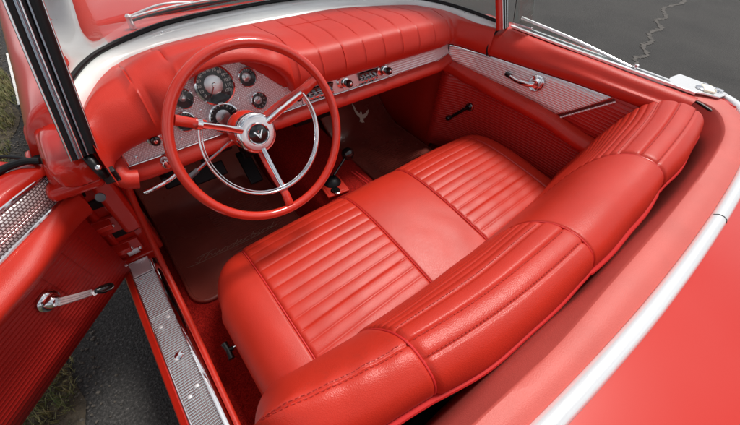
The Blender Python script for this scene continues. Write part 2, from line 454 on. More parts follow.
def knob(name, u, v, r, L, mats=('black_gloss', 'chrome'), base=True, parent=None):
    mb = MB(); yo = V((0, band_y(u), 0))
    o = DB(u, v)+yo
    if base: mb.mat(1).lathe([(r*1.45, 0), (r*1.4, .003), (r*1.1, .005), (r*.8, .005)], o, NB, 28)
    mb.mat(1).lathe([(r*.45, .004), (r*.45, L*.5)], o, NB, 16)
    mb.mat(0).lathe([(r*.8, L*.35), (r, L*.45), (r*1.02, L*.85), (r*.85, L), (r*.5, L*1.02), (.0001, L*1.0)], o, NB, 24)
    mb.mat(1).lathe([(r*.42, L*.99), (r*.36, L*1.08), (.0001, L*1.09)], o, NB, 16)
    return mb.build(name, list(mats), parent or pad)
knob('light_switch_knob', -.606, .0, .0125, .03)
knob('wiper_knob', -.255, -.018, .010, .028)
knob('heater_knob', -.20, -.008, .009, .026)
knob('vent_knob', -.178, .006, .007, .02)
mb = MB()
for a in (0, pi/2, pi/4*3, pi/4):
    R_ = Matrix.Rotation(a, 3, NB)
    mb.box(DB(-.607, -.066, .018), (.026, .006, .008), R_ @ Matrix.Rotation(TB, 3, 'X'))
mb.lathe([(.017, .0), (.016, .012), (.010, .020), (.0001, .021)], DB(-.607, -.066, .004), NB, 28)
mb.build('ignition_switch', 'chrome', pad, bevel=.001)
# radio: two chrome-buttoned blocks with knobs
def radio_block(u0, u1, name):
    mb = MB(); c = (u0+u1)/2; w = u1-u0
    R_ = Matrix.Rotation(TB, 3, 'X')
    mb.mat(0).box(DB(c, -.010, .003), (w, .006, .040), R_)
    mb.mat(1)
    n = 5
    for i in range(n):
        u = u0+w*(i+.5)/n
        mb.box(DB(u, -.019, .010), (w/n*.62, .012, .0085), R_)
        mb.box(DB(u, .003, .0065), (w/n*.4, .002, .003), R_)
    mb.box(DB(c, -.009, .0065), (w*.9, .002, .0015), R_)
    mb.mat(2)
    for i in range(9): mb.box(DB(u0+w*(i+.5)/9, -.002, .0065), (.0012, .001, .006), R_)
    for (a, b, s1, s2) in ((c, .011, w+.004, .002), (c, -.031, w+.004, .002)):
        mb.mat(1).box(DB(a, b, .004), (s1, .009, s2), R_)
    return mb.build(name, ['black_gloss', 'chrome', 'gauge_print'], pad, bevel=.0006)
radio_block(-.160, -.062, 'radio')
radio_block(.050, .130, 'heater_control')
def big_knob(name, u, v):
    mb = MB()
    mb.mat(1).lathe([(.021, .001), (.0205, .005), (.016, .009), (.013, .009), (.0001, .009)], DB(u-.012, v+.004), NB, 30)
    mb.mat(1).lathe([(.017, .0), (.016, .008), (.012, .010), (.0001, .010)], DB(u, v), NB, 30)
    mb.mat(0).lathe([(.009, .008), (.0125, .014), (.013, .026), (.010, .031), (.0001, .031)], DB(u+.004, v-.003), NB, 24)
    mb.mat(1).lathe([(.0055, .030), (.005, .034), (.0001, .0345)], DB(u+.004, v-.003), NB, 16)
    return mb.build(name, ['black_gloss', 'chrome'], pad)
big_knob('radio_knob', -.010, -.008); big_knob('tuning_knob', .168, -.008)
for u, v in [(-.372, .128), (-.368, .036), (-.475, .034), (-.548, -.02), (-.66, -.03), (.035, -.03), (.145, .01)]:
    mb = MB(); mb.lathe([(.0035, 0), (.003, .0022), (.0001, .003)], DB(u, v), NB, 12); mb.build('screw', 'chrome', pad)
mb = MB(); outer = []; inner = []
for k in range(25):
    t = radians(2+76*k/24); f = k/24
    uo = HC+HA*.985*cos(t); vo_ = arch(uo)
    wd_ = .030*sin(pi*min(1, f*1.0))**.7+.0005
    outer.append((uo, vo_)); inner.append((uo-wd_*cos(t)*1.1, vo_-wd_*sin(t)*.9))
mb.grid([[DB(u_, v_, .0006), DB(u_, v_, .0030)] for u_, v_ in inner]); mb.grid([[DB(*a_, .0030), DB(*b_, .0030)] for a_, b_ in zip(inner, outer)])
mb.build('dial_panel_crescent', 'pad_vinyl', pad)
mb = MB(); mb.tube([DB(*a_, .0035) for a_ in inner], .0014, 6); mb.build('crescent_bead', 'chrome', pad)
mb = MB(); mb.lathe([(.0045, .0), (.0045, .002), (.0001, .0025)], DB(-.350, .128), NB, 14); mb.build('indicator_light', 'black_gloss', pad)

# ------------------------------------------------------------------ steering wheel
a = radians(22); CW = V((-.394, 0, .84)); NW = V((0, -cos(a), sin(a))); UW = V((1, 0, 0)); VW = V((0, sin(a), cos(a)))
def WP(r, deg, w=0.):
    t = radians(deg); return CW+UW*(r*cos(t))+VW*(r*sin(t))+NW*w
mb = MB(); RR = .2045; N = 720; rt = .0115; rows = []
for i in range(N):
    d = 360*i/N
    q = d % 7.5
    g_ = .00035*math.exp(-((q-3.75)/.22)**2)*(.3+.7*smooth01(sin(radians(d-60))*-1+.3))
    c = WP(RR, d); t = radians(d); er = UW*cos(t)+VW*sin(t)
    row = []
    for k in range(20):
        an = 2*pi*k/20
        r_ = rt-(g_ if cos(an) < .5 or True else 0)
        row.append(c+er*(cos(an)*r_*.98)+NW*(sin(an)*r_))
    rows.append(row)
mb.grid(rows, cu=True, cv=True)
wheel = mb.build('steering_wheel', 'wheel_plastic', car, smooth=60)
HUBW = -.062
angs = (151, 28.5, -89.5)
for d in angs:
    t = radians(d); er = UW*cos(t)+VW*sin(t); et = UW*-sin(t)+VW*cos(t)
    bot = d == -89.5
    # red outer/lower spoke
    mb = MB()
    r0 = .05 if bot else (.135 if d == 151 else .05)
    wo = HUBW-.018
    path = [CW+er*r+NW*w_ for r, w_ in ([(r0, wo), (.10, wo+.024), (.15, -.012), (.175, -.003), (.193, 0)] if r0 < .1 else [(.13, -.02), (.15, -.011), (.175, -.003), (.193, 0)])]
    wd = (lambda s_: .0105+.001*s_) if d != 28.5 else (lambda s_: .015-.003*s_)
    mb.tube(catmull(path, 5), wd, 14, sy=.62, up=et)
    mb.build('spoke', 'wheel_plastic', wheel)
    # chrome upper spoke
    mb = MB()
    path = [CW+er*r+NW*w_ for r, w_ in [(.032, HUBW+.006), (.07, HUBW+.020), (.11, -.022), (.146, -.003)]]
    mb.tube(catmull(path, 5), (lambda s_: .0095-.0025*s_) if d != -89.5 else (lambda s_: .0065-.001*s_), 12, sy=.5, up=et)
    if d == 151:
        mb.tube([CW+er*.142+NW*-.008, CW+er*.152+NW*-.006], .0135, 16)
    mb.build('spoke_trim', 'chrome', wheel)
# horn ring: chrome arc from the left spoke round the bottom to the right spoke
mb = MB(); path = []
for i in range(97):
    d = 151+(28.5+360-151)*i/96
    path.append(WP(.146, d, -.004))
mb.tube(path, lambda t: .0032+.0026*math.exp(-((t-.75)/.22)**2), 12, up=None, sy=1.)
mb.tube([WP(.1395, 151+(28.5+360-151)*i/96, -.005) for i in range(2, 95)], .0016, 8)
mb.build('horn_ring', 'chrome', wheel)
# hub
H = CW+NW*HUBW
mb = MB()
mb.mat(0).lathe([(.044, -.045), (.050, -.02), (.0530, -.004), (.052, .004), (.048, .009), (.0425, .011)], H, NW, 48)
mb.mat(3).lathe([(.0430, .0105), (.036, .0130), (.029, .0125)], H, NW, 48, caps=False)
mb.mat(0).lathe([(.029, .012), (.0285, .017), (.0265, .019), (.0245, .018), (.0235, .015)], H, NW, 48, caps=False)
mb.mat(1).lathe([(.0240, .015), (.016, .0175), (.0001, .0185)], H, NW, 40, caps=False)
mb.mat(0)
for sg in (-1, 1):   # V-shaped bird emblem
    p = [H+NW*.0195+UW*x*sg*1.0+VW*y for x, y in [(.0006, -.011), (.004, -.004), (.0125, .008), (.0085, .0085), (.003, -.001), (.0008, .002)]]
    mb.prism(p, NW*.0012)
mb.box(H+NW*.0198+VW*.006, (.003, .008, .002), Matrix.Rotation(-radians(68), 3, 'X'))
mb.mat(2).lathe([(.052, -.075), (.052, -.05), (.045, -.04), (.041, -.04)], H, NW, 40)
mb.build('hub', ['chrome', 'black_gloss', 'wheel_plastic', 'satin_chrome'], wheel)
# column
mb = MB()
mb.mat(0).tube([H-NW*.07, H-NW*.40], lambda t: .031+.004*t, 24)
mb.mat(1).lathe([(.046, -.10), (.050, -.085), (.050, -.075), (.040, -.07)], H, NW, 32)
mb.lathe([(.034, -.19), (.0385, -.185), (.0385, -.17), (.034, -.165)], H, NW, 32)
col = mb.build('steering_column', ['wheel_plastic', 'chrome'], car)
mb = MB(); s0 = H-NW*.085+UW*-.04+VW*-.015; s1 = s0+V((-.115, .0, -.055))
mb.mat(0).tube([s0, s0*.35+s1*.65, s1], lambda t: .0035+.001*t, 10)
mb.mat(1).tube([s1, s1+(s1-s0).normalized()*.025, s1+(s1-s0).normalized()*.05], lambda t: .0075-.002*abs(t-.3), 12)
mb.build('turn_signal_lever', ['chrome', 'grey_plastic'], col)

# ------------------------------------------------------------------ bench seat
HW = .672
SC = (-.537, -.146, .126, .545)
PL = .0365
def dist_tab(pts, step):
    P = catmull(pts, 24); out = [P[0]]; acc = 0; L = [0.]; tot = 0
    for a_, b_ in zip(P, P[1:]):
        tot += (b_-a_).length; L.append(tot)
    n = int(tot/step); res = []
    j = 0
    for i in range(n+1):
        s_ = tot*i/n
        while j < len(L)-2 and L[j+1] < s_: j += 1
        t = (s_-L[j])/max(1e-9, L[j+1]-L[j]); res.append((P[j].lerp(P[j+1], t), s_))
    return res, tot
def xcols(lo_, hi_, seams, step=.0135):
    xs = frange(lo_, hi_, int((hi_-lo_)/step))
    for c in seams: xs += [c-.010, c-.005, c-.0018, c, c+.0018, c+.005, c+.010]
    return sorted(xs)
prof = [(0, .050, .27), (0, .058, .33), (0, .056, .385), (0, .036, .43), (0, 0, .463), (0, -.06, .482), (0, -.16, .488), (0, -.30, .480), (0, -.42, .466), (0, -.52, .45)]
tab, tot = dist_tab(prof, .0023)
nrm = []
for i in range(len(tab)):
    t = tab[min(i+1, len(tab)-1)][0]-tab[max(i-1, 0)][0]; nrm.append(V((0, -t.z, t.y)).normalized()*-1 if False else V((0, t.z, -t.y)).normalized())
xs = xcols(-HW, HW, SC)
side = [0, .02, .045, .075, .11, .15, .19]
rows = []
for i, (p, s_) in enumerate(tab):
    nn = nrm[i]
    if nn.z < 0 and p.y < 0: nn = -nn
    row = []
    fw = smooth01((p.y+.16)/.2)
    def pt(x):
        ax = abs(x); e = max(0, ax-(HW-.125))/.125
        yrec = .125*(1-sqrt(max(0, 1-e*e)))
        zd = .062*(max(0, ax-(HW-.10))/.10)**2.4
        crown = .010*cos(x/HW*pi/2)
        # pleats and seams
        h_ = 0.
        for lo_, hi_ in ((SC[0], SC[1]), (SC[2], SC[3])):
            if lo_ < x < hi_ and .07 < s_ < tot-.03:
                q = abs(sin(pi*(s_-.07)/PL)); m_ = min(1, (x-lo_)/.012, (hi_-x)/.012)
                h_ += (.0044*(q**.32)-.0014)*smooth01(m_)
                c_ = (x-(lo_+hi_)/2)/((hi_-lo_)/2); h_ += .004*(1-c_*c_)
        for c in SC:
            h_ -= .0055*math.exp(-((x-c)/.0028)**2)
        if SC[1] < x < SC[2]:
            c_ = (x-(SC[1]+SC[2])/2)/.136; h_ += .0045*(1-c_**2)
        h_ += .0013*sin(x*23+p.y*11)*sin(p.y*17+1.3)*(1 if ax > .5 else .4)+.0004*sin(x*61+sin(p.y*23)*2.2)*math.exp(-((p.y+.33)/.11)**2)
        q = V((x, p.y-yrec*fw*1.05, p.z-zd+crown))
        return q+nn*h_
    L_, R_ = pt(-HW), pt(HW)
    row += [L_+V((-.010*sin(min(1, d/.06)*pi/2) + .02*(d/.19)**2, 0, -d*min(1, (L_.z-.25)/.19))) for d in side[:0:-1]]
    row += [pt(x) for x in xs]
    row += [R_+V((.010*sin(min(1, d/.06)*pi/2)-.02*(d/.19)**2, 0, -d*min(1, (R_.z-.25)/.19))) for d in side[1:]]
    rows.append(row)
mb = MB(); mb.grid(rows)
seat = mb.build('bench_seat', 'seat_leather', car, smooth=75)
# seam piping on the cushion
for c in SC:
    mb = MB(); path = []
    for i, (p, s_) in enumerate(tab):
        if i % 3 or s_ < .03 or s_ > tot-.03: continue
        path.append(V((c, p.y, p.z+.010*cos(c/HW*pi/2)))+nrm[i]*(-.001))
    mb.tube(path, .0021, 8); mb.build('cushion_piping', 'piping', seat)
for c in SC:
    mb = MB()
    sg = 1 if c in (SC[1], SC[3]) else -1
    i = 12
    while i < len(tab)-12:
        p = tab[i][0]; q = tab[i+1][0]; dz = V((0, 0, .010*cos(c/HW*pi/2)))
        cc = V((c+sg*.0065, 0, 0)); 
        mb.tube([p+cc+dz+nrm[i]*.0005, q+cc+dz+nrm[i]*.0005], .0006, 5); i += 2
    mb.build('cushion_stitching', 'stitching', seat)
# seat base (below the cushion) + side valance
mb = MB(); mb.box((0, -.25, .255), (1.26, .56, .10)); mb.build('seat_base', 'carpet', seat, bevel=.01)
mb = MB()
mb.mat(0).tube([(-.655, -.200, .348), (-.692, -.194, .348)], .0035, 10)
mb.mat(1).tube([(-.688, -.195, .348), (-.702, -.193, .348)], .0065, 12)
mb.mat(1).tube([(-.704, -.170, .353), (-.703, -.182, .350), (-.702, -.193, .348), (-.703, -.206, .346), (-.704, -.219, .344)], lambda t: .0095-.0022*sin(pi*t), 12)
mb.build('seat_adjuster_lever', ['chrome', 'black_rubber'], seat)

# backrest
BW = .715; BL = .704; BS = (-.468, -.068, .300)
bp = [(0, -.435, .44), (0, -.450, .52), (0, -.470, .60), (0, -.495, .69), (0, -.522, .765), (0, -.552, .818), (0, -.590, .850), (0, -.634, .859), (0, -.670, .846), (0, -.688, .820), (0, -.690, .790), (0, -.676, .72), (0, -.678, .58), (0, -.67, .42)]
btab, btot = dist_tab(bp, .0024)
bn = []
for i in range(len(btab)):
    t = btab[min(i+1, len(btab)-1)][0]-btab[max(i-1, 0)][0]; bn.append(V((0, t.z, -t.y)).normalized())
TOPI = min(range(len(btab)), key=lambda i: abs(btab[i][0].y+.63)+(0 if btab[i][0].z > .8 else 9)); TOPS = btab[TOPI][1]
PIPI = min(range(len(btab)), key=lambda i: abs(btab[i][0].z-.795)+(0 if btab[i][0].y < -.66 else 9)); PIPS = btab[PIPI][1]
STB = TOPS-.018; ST1 = TOPS-.066; ST2 = TOPS-.024; ST3 = TOPS+.018
PB = .0235
def bpt(x, i, extra=0.):
    p, s_ = btab[i]; nn = bn[i]
    ax = abs(x)
    plan = .046*(min(ax, .69)/.66)**3.0
    lean = .0; rw = smooth01((-p.y-.54)/.12)
    plan += rw*(.040*(ax/.6)**2.3 if x < 0 else -.016*(ax/.66)**3)
    e = max(0, ax-((BW if x > 0 else BL)-.085))/.085
    k = sqrt(max(0, 1-e**2.2))
    ctr = V((0, -.60, .70)) if p.z > .70 else V((0, -.60, p.z))
    h_ = 0.
    pleat = (BS[0] < x < BS[1]) or (x > BS[2])
    inx = 1.
    for c in BS: inx = min(inx, abs(x-c)/.012)
    if pleat and x > BS[2]: inx = min(inx, (BW-.02-x)/.02)
    if pleat and .05 < s_ < ST1+.004:
        q = abs(sin(pi*(s_-ST1)/PB)); h_ += (.0050*(q**.38)-.0015)*smooth01(inx)
    if pleat and ST1 < s_ < PIPS: h_ += .0035*smooth01(inx)*min(1, abs(s_-ST1)/.01)
    lines = (ST1, ST2, ST3) if pleat else ((STB,) if x < BS[0] else ())
    for q in lines: h_ -= .0032*math.exp(-((s_-q)/.0022)**2)+.0012*math.exp(-((s_-q)/.009)**2)
    for c in BS: h_ -= .0032*math.exp(-((x-c)/.0026)**2)
    if BS[1] < x < BS[2]:
        c_ = (x-(BS[1]+BS[2])/2)/.185; h_ += .0025*(1-c_**2)+.001
    # wrinkles gathered along the bolster stitch line
    if x < BS[0]+.1: h_ += .0009*sin(x*290+2*sin(x*41))*math.exp(-((s_-STB)/.012)**2)+.0012*sin(x*120+s_*60)*math.exp(-((s_-STB)/.05)**2)*smooth01((BS[0]-x)/.02)
    h_ += .0018*sin(x*19+s_*9)*sin(s_*21+x*5)
    wob = .0012*sin(x*17)+.0015*sin(x*31+1)
    if p.y < -.655: h_ += wob*math.exp(-((s_-PIPS)/.03)**2)
    h_ -= .006*math.exp(-((s_-PIPS)/.005)**2)
    q = V((x, p.y+plan, p.z+.032*smooth01((x-.10)/.60)*smooth01((p.z-.55)/.25)))+nn*(h_*k+extra)
    ctr = ctr+V((x, plan, 0))
    return V((x, ctr.y+(q.y-ctr.y)*max(.02, k), ctr.z+(q.z-ctr.z)*max(.05, k)))
xs = xcols(-BL, BW, BS, .009)
for j in range(1, 9): xs += [BW-.0001-.0009*j*j*.6, -(BL-.0001-.0009*j*j*.6)]
xs = sorted(set(round(x, 5) for x in xs))
mb = MB(); mb.grid([[bpt(x, i) for x in xs] for i in range(len(btab))])
back = mb.build('backrest', 'seat_leather', seat, smooth=75)
for c in BS:
    mb = MB(); mb.tube([bpt(c, i, .0012) for i in range(10, PIPI, 3)], .0020, 8); mb.build('backrest_piping', 'piping', seat)
for c in (BW-.035,):
    mb = MB(); mb.tube([bpt(c, i, .0018) for i in range(6, PIPI, 3)], .0024, 8); mb.build('backrest_piping', 'piping', seat)
mb = MB(); mb.tube([bpt(x, PIPI, .010) for x in frange(-BL+.004, BW-.004, 130)], .0058, 10)
mb.build('backrest_piping', 'piping', seat)
def st_line(x0, x1, s_, off=.0):
    mb = MB(); i = min(range(len(btab)), key=lambda k: abs(btab[k][1]-s_)); x = x0
    while x < x1-.006:
        mb.tube([bpt(x, i, .0010), bpt(x+.0045, i, .0010)], .0007, 5); x += .0075
    mb.build('backrest_stitching', 'stitching', seat)
for (a0, a1) in ((BS[0]+.01, BS[1]-.01), (BS[2]+.01, BW-.05)):
    for q in (ST1-.004, ST2+.004, ST3-.004): st_line(a0, a1, q)
st_line(-BL+.03, BS[0]-.006, STB-.005); st_line(-BL+.03, BS[0]-.006, STB+.005)

# ------------------------------------------------------------------ floor, tunnel, kick panels, firewall
mb = MB(); mb.grid([[V((x, y, .195)) for x in (-.768, 0, .77)] for y in (-.95, .32)]); mb.grid([[V((x, y, .1949)) for x in (-.86, 0, .77)] for y in (.32, 1.0)]); mb.box((0, -.10, .15), (1.50, 1.70, .03))
floor = mb.build('carpeted_floor', 'carpet', car)
mb = MB(); rows = []
for y in frange(-.70, .80, 24):
    g_ = smooth01((y-.05)/.7); w_ = .03*g_; zz = .355+.05*smooth01((y-.25)/.45)
    pr = [(-.205-w_, .19), (-.185-w_, .24), (-.165-w_, .32), (-.13-w_, zz-.004), (-.05, zz+.008), (.03, zz+.004), (.085+w_*.5, zz-.02), (.125+w_, .30), (.155+w_, .24), (.175+w_, .19)]
    rows.append(catmull([(x, y, z) for x, z in pr], 4))
mb.grid(rows); mb.build('transmission_tunnel', 'carpet', floor, smooth=60)
mb = MB(); mb.grid([[(x, y, z) for x in (-xl, 0, .66)] for y, z, xl in [(.70, .19, .84), (.78, .24, .84), (.90, .38, .84), (.95, .50, .83), (.96, .72, .78), (.90, .80, .66), (.72, .84, .62)]])
mb.build('firewall', 'carpet', floor, solid=.01)
# kick panels
mb = MB(); mb.grid([[(x, y, z) for (y, z) in [(.27, z), (.45, z), (.70, z), (.95, z)]] for (x, z) in [(.665, .20), (.668, .40), (.668, .60), (.66, .84)]])
mb.build('kick_panel', 'pad_vinyl', floor, solid=.02)
mb = MB(); mb.grid([[(x, y, z) for (y, z) in [(.29, z), (.45, z), (.70, z), (.95, z)]] for (x, z) in [(-.850, .20), (-.850, .40), (-.845, .60), (-.835, .72)]])
mb.build('kick_panel', 'red_paint', floor, solid=.02)
# windlace
mb = MB()
mb.tube(catmull([(-.700, .17, .735), (-.712, .235, .68), (-.725, .26, .60), (-.738, .25, .50), (-.748, .235, .42), (-.757, .19, .345), (-.76, .10, .312), (-.762, -.05, .300), (-.765, -.35, .300), (-.765, -.7, .300)], 8), .009, 12)
mb.build('windlace', 'pad_vinyl', floor)
mb = MB()
mb.tube(catmull([(.645, .245, .72), (.650, .262, .60), (.652, .275, .45), (.655, .272, .33), (.66, .25, .275), (.66, .0, .262), (.66, -.5, .26)], 8), .008, 12)
mb.build('windlace', 'piping', floor)
# pedals
def pedal(name, x, y, z, w_, h_, tilt=50):
    mb = MB(); R_ = Matrix.Rotation(radians(tilt), 3, 'X')
    mb.box((x, y, z), (w_, h_, .016), R_)
    mb.tube([(x, y+.02, z), (x, y+.09, z+.16), (x, y+.10, z+.36)], .009, 10)
    return mb.build(name, 'black_rubber', floor, bevel=.005)
pedal('brake_pedal', -.47, .50, .40, .13, .06); pedal('clutch_pedal', -.60, .52, .42, .07, .065)
pedal('accelerator_pedal', -.29, .56, .30, .06, .16, 40)
mb = MB()  # under-dash clutter
mb.box((-.48, .38, .66), (.16, .14, .10)); mb.box((-.30, .42, .60), (.10, .14, .16)); mb.box((.22, .40, .66), (.35, .18, .06))
mb.box((-.02, .48, .62), (.2, .2, .14)); mb.box((.08, .30, .695), (.8, .10, .012)); 
for k in range(7):
    x0 = -.55+.09*k
    mb.tube(catmull([(x0, .30, .70), (x0+.04, .34, .62+.02*sin(k)), (x0+.1, .40, .60), (x0+.13, .50, .66)], 5), .005, 8)
mb.build('underdash_box', 'black_rubber', floor, bevel=.008)
# parking brake handle under the left of the dash
mb = MB(); mb.mat(0).tube(catmull([(-.685, .155, .690), (-.66, .150, .695), (-.62, .155, .700), (-.575, .17, .710)], 5), .006, 12)
mb.mat(1).tube([(-.63, .155, .70), (-.63, .30, .69)], .008, 10); mb.build('parking_brake_handle', ['chrome', 'black_rubber'], floor)
# fresh-air knob on the passenger side kick panel
mb = MB(); mb.tube([(.60, .42, .66), (.60, .42, .60)], .012, 12); mb.build('vent_lever', 'black_gloss', floor)

# shifter
mb = MB()
R_ = Matrix.Rotation(radians(-8), 3, 'Z')
mb.mat(2).box((-.088, .165, .372), (.098, .105, .010), R_); mb.mat(2).box((-.088, .165, .3755), (.080, .088, .006), R_); mb.mat(0).box((-.100, .128, .380), (.030, .014, .006), R_)
mb.mat(1).lathe([(.040, .0), (.038, .008), (.030, .018), (.022, .024), (.014, .028), (.0001, .028)], (-.080, .185, .372), (.1, 0, 1), 28)
shift = mb.build('gear_shift_base', ['chrome', 'black_rubber', 'pad_vinyl'], floor, bevel=.003)
mb = MB(); mb.tube([(-.07, .185, .41), (-.02, .208, .425), (.022, .222, .448)], .0055, 12); mb.build('gear_stalk', 'black_gloss', shift)
mb = MB(); mb.lathe([(.0001, -.028)]+[(.028*cos(radians(q)), .028*sin(radians(q))) for q in range(-80, 90, 10)]+[(.0001, .028)], (.030, .225, .452), (.3, .1, 1), 28)
mb.build('gear_knob', 'black_gloss', shift)
mb = MB(); mb.mat(1).lathe([(.0001, .0), (.017, .0), (.015, .010), (.0001, .012)], (-.10, .132, .378), (0, 0, 1), 24)
mb.mat(0).lathe([(.021, -.002), (.020, .004), (.017, .005)], (-.10, .132, .378), (0, 0, 1), 24); mb.build('shift_indicator', ['chrome', 'black_gloss'], shift)
mb = MB()
for dx in (0, .016): mb.tube([(.035+dx, .20-dx*.3, .367), (.045+dx, .06, .370)], .0022, 8)
mb.build('seam_strip', 'piping', floor)

# ------------------------------------------------------------------ body: hood, fenders, cowl, rear
WO = [(b[0], b[1]) for a, b in EDGE]; WZ = [(b[0], b[2]) for a, b in EDGE]
def wo(x): return interp(WO, x)
mb = MB(); rows = []
ins = catmull([a for a, b in EDGE], 8); outs = catmull([b for a, b in EDGE], 8); n = len(ins)-1
for I, O in zip(ins, outs):
    d = O-I; up = V((0, 0, 1))
    rows.append([I-d.normalized()*.01+up*-.012, I+up*.001, I+d*.10+up*.006, I+d*.5+up*.007, I+d*.85+up*.004, O+up*.001, O+up*-.03])
ledge_rows = rows
mb.grid(rows)
ws = mb.build('windshield', 'white_trim', car, smooth=50)
tag(ws)
mb = MB(); mb.tube([r[5]+V((0, .004, .005)) for r in rows], .0075, 10); mb.build('rubber_gasket', 'black_rubber', ws)
mb = MB(); mb.tube([r[5]+V((0, .020, -.004)) for r in rows], .0065, 10); mb.build('gasket_trim', 'chrome', ws)
for i in (20, 44, 76, 100, 118):
    p = ledge_rows[i][3]; mb = MB(); mb.lathe([(.003, 0), (.0025, .0015), (.0001, .002)], p+V((0, 0, .0005)), (0, 0, 1), 12); mb.build('screw', 'chrome', ws)
# glass: sweeps up, leaning back in the centre and forward at the posts
def gtop(x):
    return V((x*.90, wo(x)*.78-.02+.06*smooth01((abs(x)-.3)/.4)+.06, 1.27))
g_rows = []
for k in range(13):
    t = k/12; row = []
    for i in range(n+1):
        b = rows[i][5]+V((0, .002, .002)); x = b.x; tp = gtop(x)
        p = b.lerp(tp, t); p += V((0, 1, 0))*(.015*sin(pi*t))
        row.append(p)
    g_rows.append(row)
mb = MB(); mb.grid(g_rows); mb.build('windshield_glass', 'windshield_glass', ws, smooth=80)
mb = MB(); mb.tube([p+V((0, 0, .004)) for p in g_rows[-1]], .016, 12); mb.build('header_frame', 'chrome', ws)
# posts
def post(sgn, base, top, rv, nv):
    P0_, P1_ = V(base), V(top); rv = V(rv).normalized(); nv = V(nv).normalized()
    path = [P0_.lerp(P1_, t)+nv*(-.006*sin(pi*t)) for t in frange(0, 1, 16)]
    mb = MB()
    items = [(-.0225, .0, .0022, 1.0, 1), (-.0165, .0, .0050, .9, 0), (-.0090, .001, .0040, .9, 3), (-.0035, .003, .0018, 1, 1), (.0005, -.001, .0040, .8, 0), (.0075, .002, .0022, .8, 3), (.0170, .0, .0090, .85, 0), (.0275, -.003, .0022, 1, 1)]
    for a_, b_, r_, sy_, mi in items:
        mb.mat(mi).tube([p+rv*a_*sgn+nv*b_ for p in path], r_, 14, sy=sy_, up=tuple(rv))
    # solid core
    rows = [[p+rv*sgn*q+nv*w_ for q, w_ in ((-.0235, -.003), (.028, -.003), (.026, -.022), (-.022, -.022))] for p in path]
    mb.mat(0).grid(rows, cu=True); mb.cap(rows[0]); mb.cap(rows[-1])
    return mb.build('pillar', ['black_rubber', 'chrome', 'bright_trim', 'dark_chrome'], ws, smooth=60)
post(1, (-.741, .122, .856), (-.652, .215, 1.272), (1, .22, 0), (.22, -1, .15))
# passenger post: red with chrome channels
mb = MB(); path = [V((.690, .078, .885)).lerp(V((.625, .215, 1.272)), t) for t in frange(0, 1, 12)]
for a_, b_, r_, mi in [(-.044, .000, .009, 0), (-.031, .001, .009, 0), (-.020, .006, .0030, 1), (-.012, .006, .0060, 2), (-.004, .008, .0030, 1), (.004, .006, .0060, 2), (.012, .008, .0030, 1), (.019, .004, .0050, 2), (.026, .002, .0040, 1), (.033, -.002, .0035, 0)]:
    mb.mat(mi).tube([p+V((1, .1, 0))*a_+V((0, -1, 0))*b_ for p in path], r_, 12)
mb.build('pillar', ['red_paint', 'chrome', 'black_rubber'], ws, smooth=60)
# wiper arms resting outside the glass
for x0, x1 in ((-.52, -.02), (.02, .50)):
    mb = MB()
    bl = [V((x, wo(x)+.004-.012, .952)) for x in frange(x0+.02, x1-.10, 14)]
    mb.mat(1).tube([p+V((0, .016, .004)) for p in bl], .0035, 8)
    mb.mat(0).tube([p+V((0, .022, .010)) for p in bl], .0028, 8)
    mid = bl[7]+V((0, .022, .013)); pv = V((x0-.0+.02, wo(x0)+.085, .945))
    mb.mat(0).tube(catmull([pv, pv.lerp(mid, .5)+V((0, 0, .012)), mid], 6), lambda t: .0042-.0022*t, 10)
    mb.mat(0).lathe([(.009, -.03), (.009, .003), (.005, .008), (.0001, .009)], pv, (0, 0, 1), 20)
    mb.build('wiper', ['satin_chrome', 'black_rubber'], ws)
# cowl panel + hood
mb = MB(); rows = []
for i in range(61):
    x = -.72+1.44*i/60; y0 = wo(x*.95)+.010; y1 = .70
    rows.append([(x, y0+(y1-y0)*k/5, .914-.025*smooth01((abs(x)-.62)/.1)+.012*sin(pi*k/5)*.5-.012*(x/.72)**2) for k in range(6)])
mb.grid(rows); cowl = mb.build('cowl_panel', 'red_paint', car, smooth=60)
mb = MB(); rows = []
for i in range(61):
    x = -.60+1.20*i/60
    row = []
    for k in range(31):
        y = .715+1.75*k/30
        z = .930+.010*sin(pi*min(1, k/14))-.10*(k/30)**2.2-.035*(x/.6)**2
        z += .030*math.exp(-(x/.20)**4)*smooth01(1-(y-1.25)/.6)*smooth01((y-.75)/.2)
        row.append((x, y, z))
    rows.append(row)
mb.grid(rows); mb.build('hood', 'red_paint', car, smooth=60, solid=.012)
def fender(sg):
    mb = MB(); rows = []
    for k in range(41):
        y = .335+2.1*k/40; f = k/40
        cr = .012*sin(pi*f)-.03*smooth01(f*4)
        pr = [(.612, .893-.09*f**2.2), (.66, .884-.07*f*f+cr*.4), (.72, .878-.05*f*f+cr), (.775, .866-.04*f*f+cr), (.815, .845-.03*f*f+cr), (.843, .805+cr*.6), (.865, .745+cr*.4), (.882, .66), (.884, .56), (.880, .45), (.868, .34), (.850, .28)]
        rows.append(catmull([(x*sg, y, z) for x, z in pr], 4))
    mb.grid(rows)
    mb.cap([p-V((0, .004, 0)) for p in rows[0]]+[V((.76*sg, .331, .28)), V((.74*sg, .331, .80))]); return mb.build('front_fender', 'red_paint', car, smooth=60, solid=.012)
fl = fender(-1); fender(1)
# left hinge pillar (jamb) with rolled top, hinge hole and details
mb = MB(); rows = []
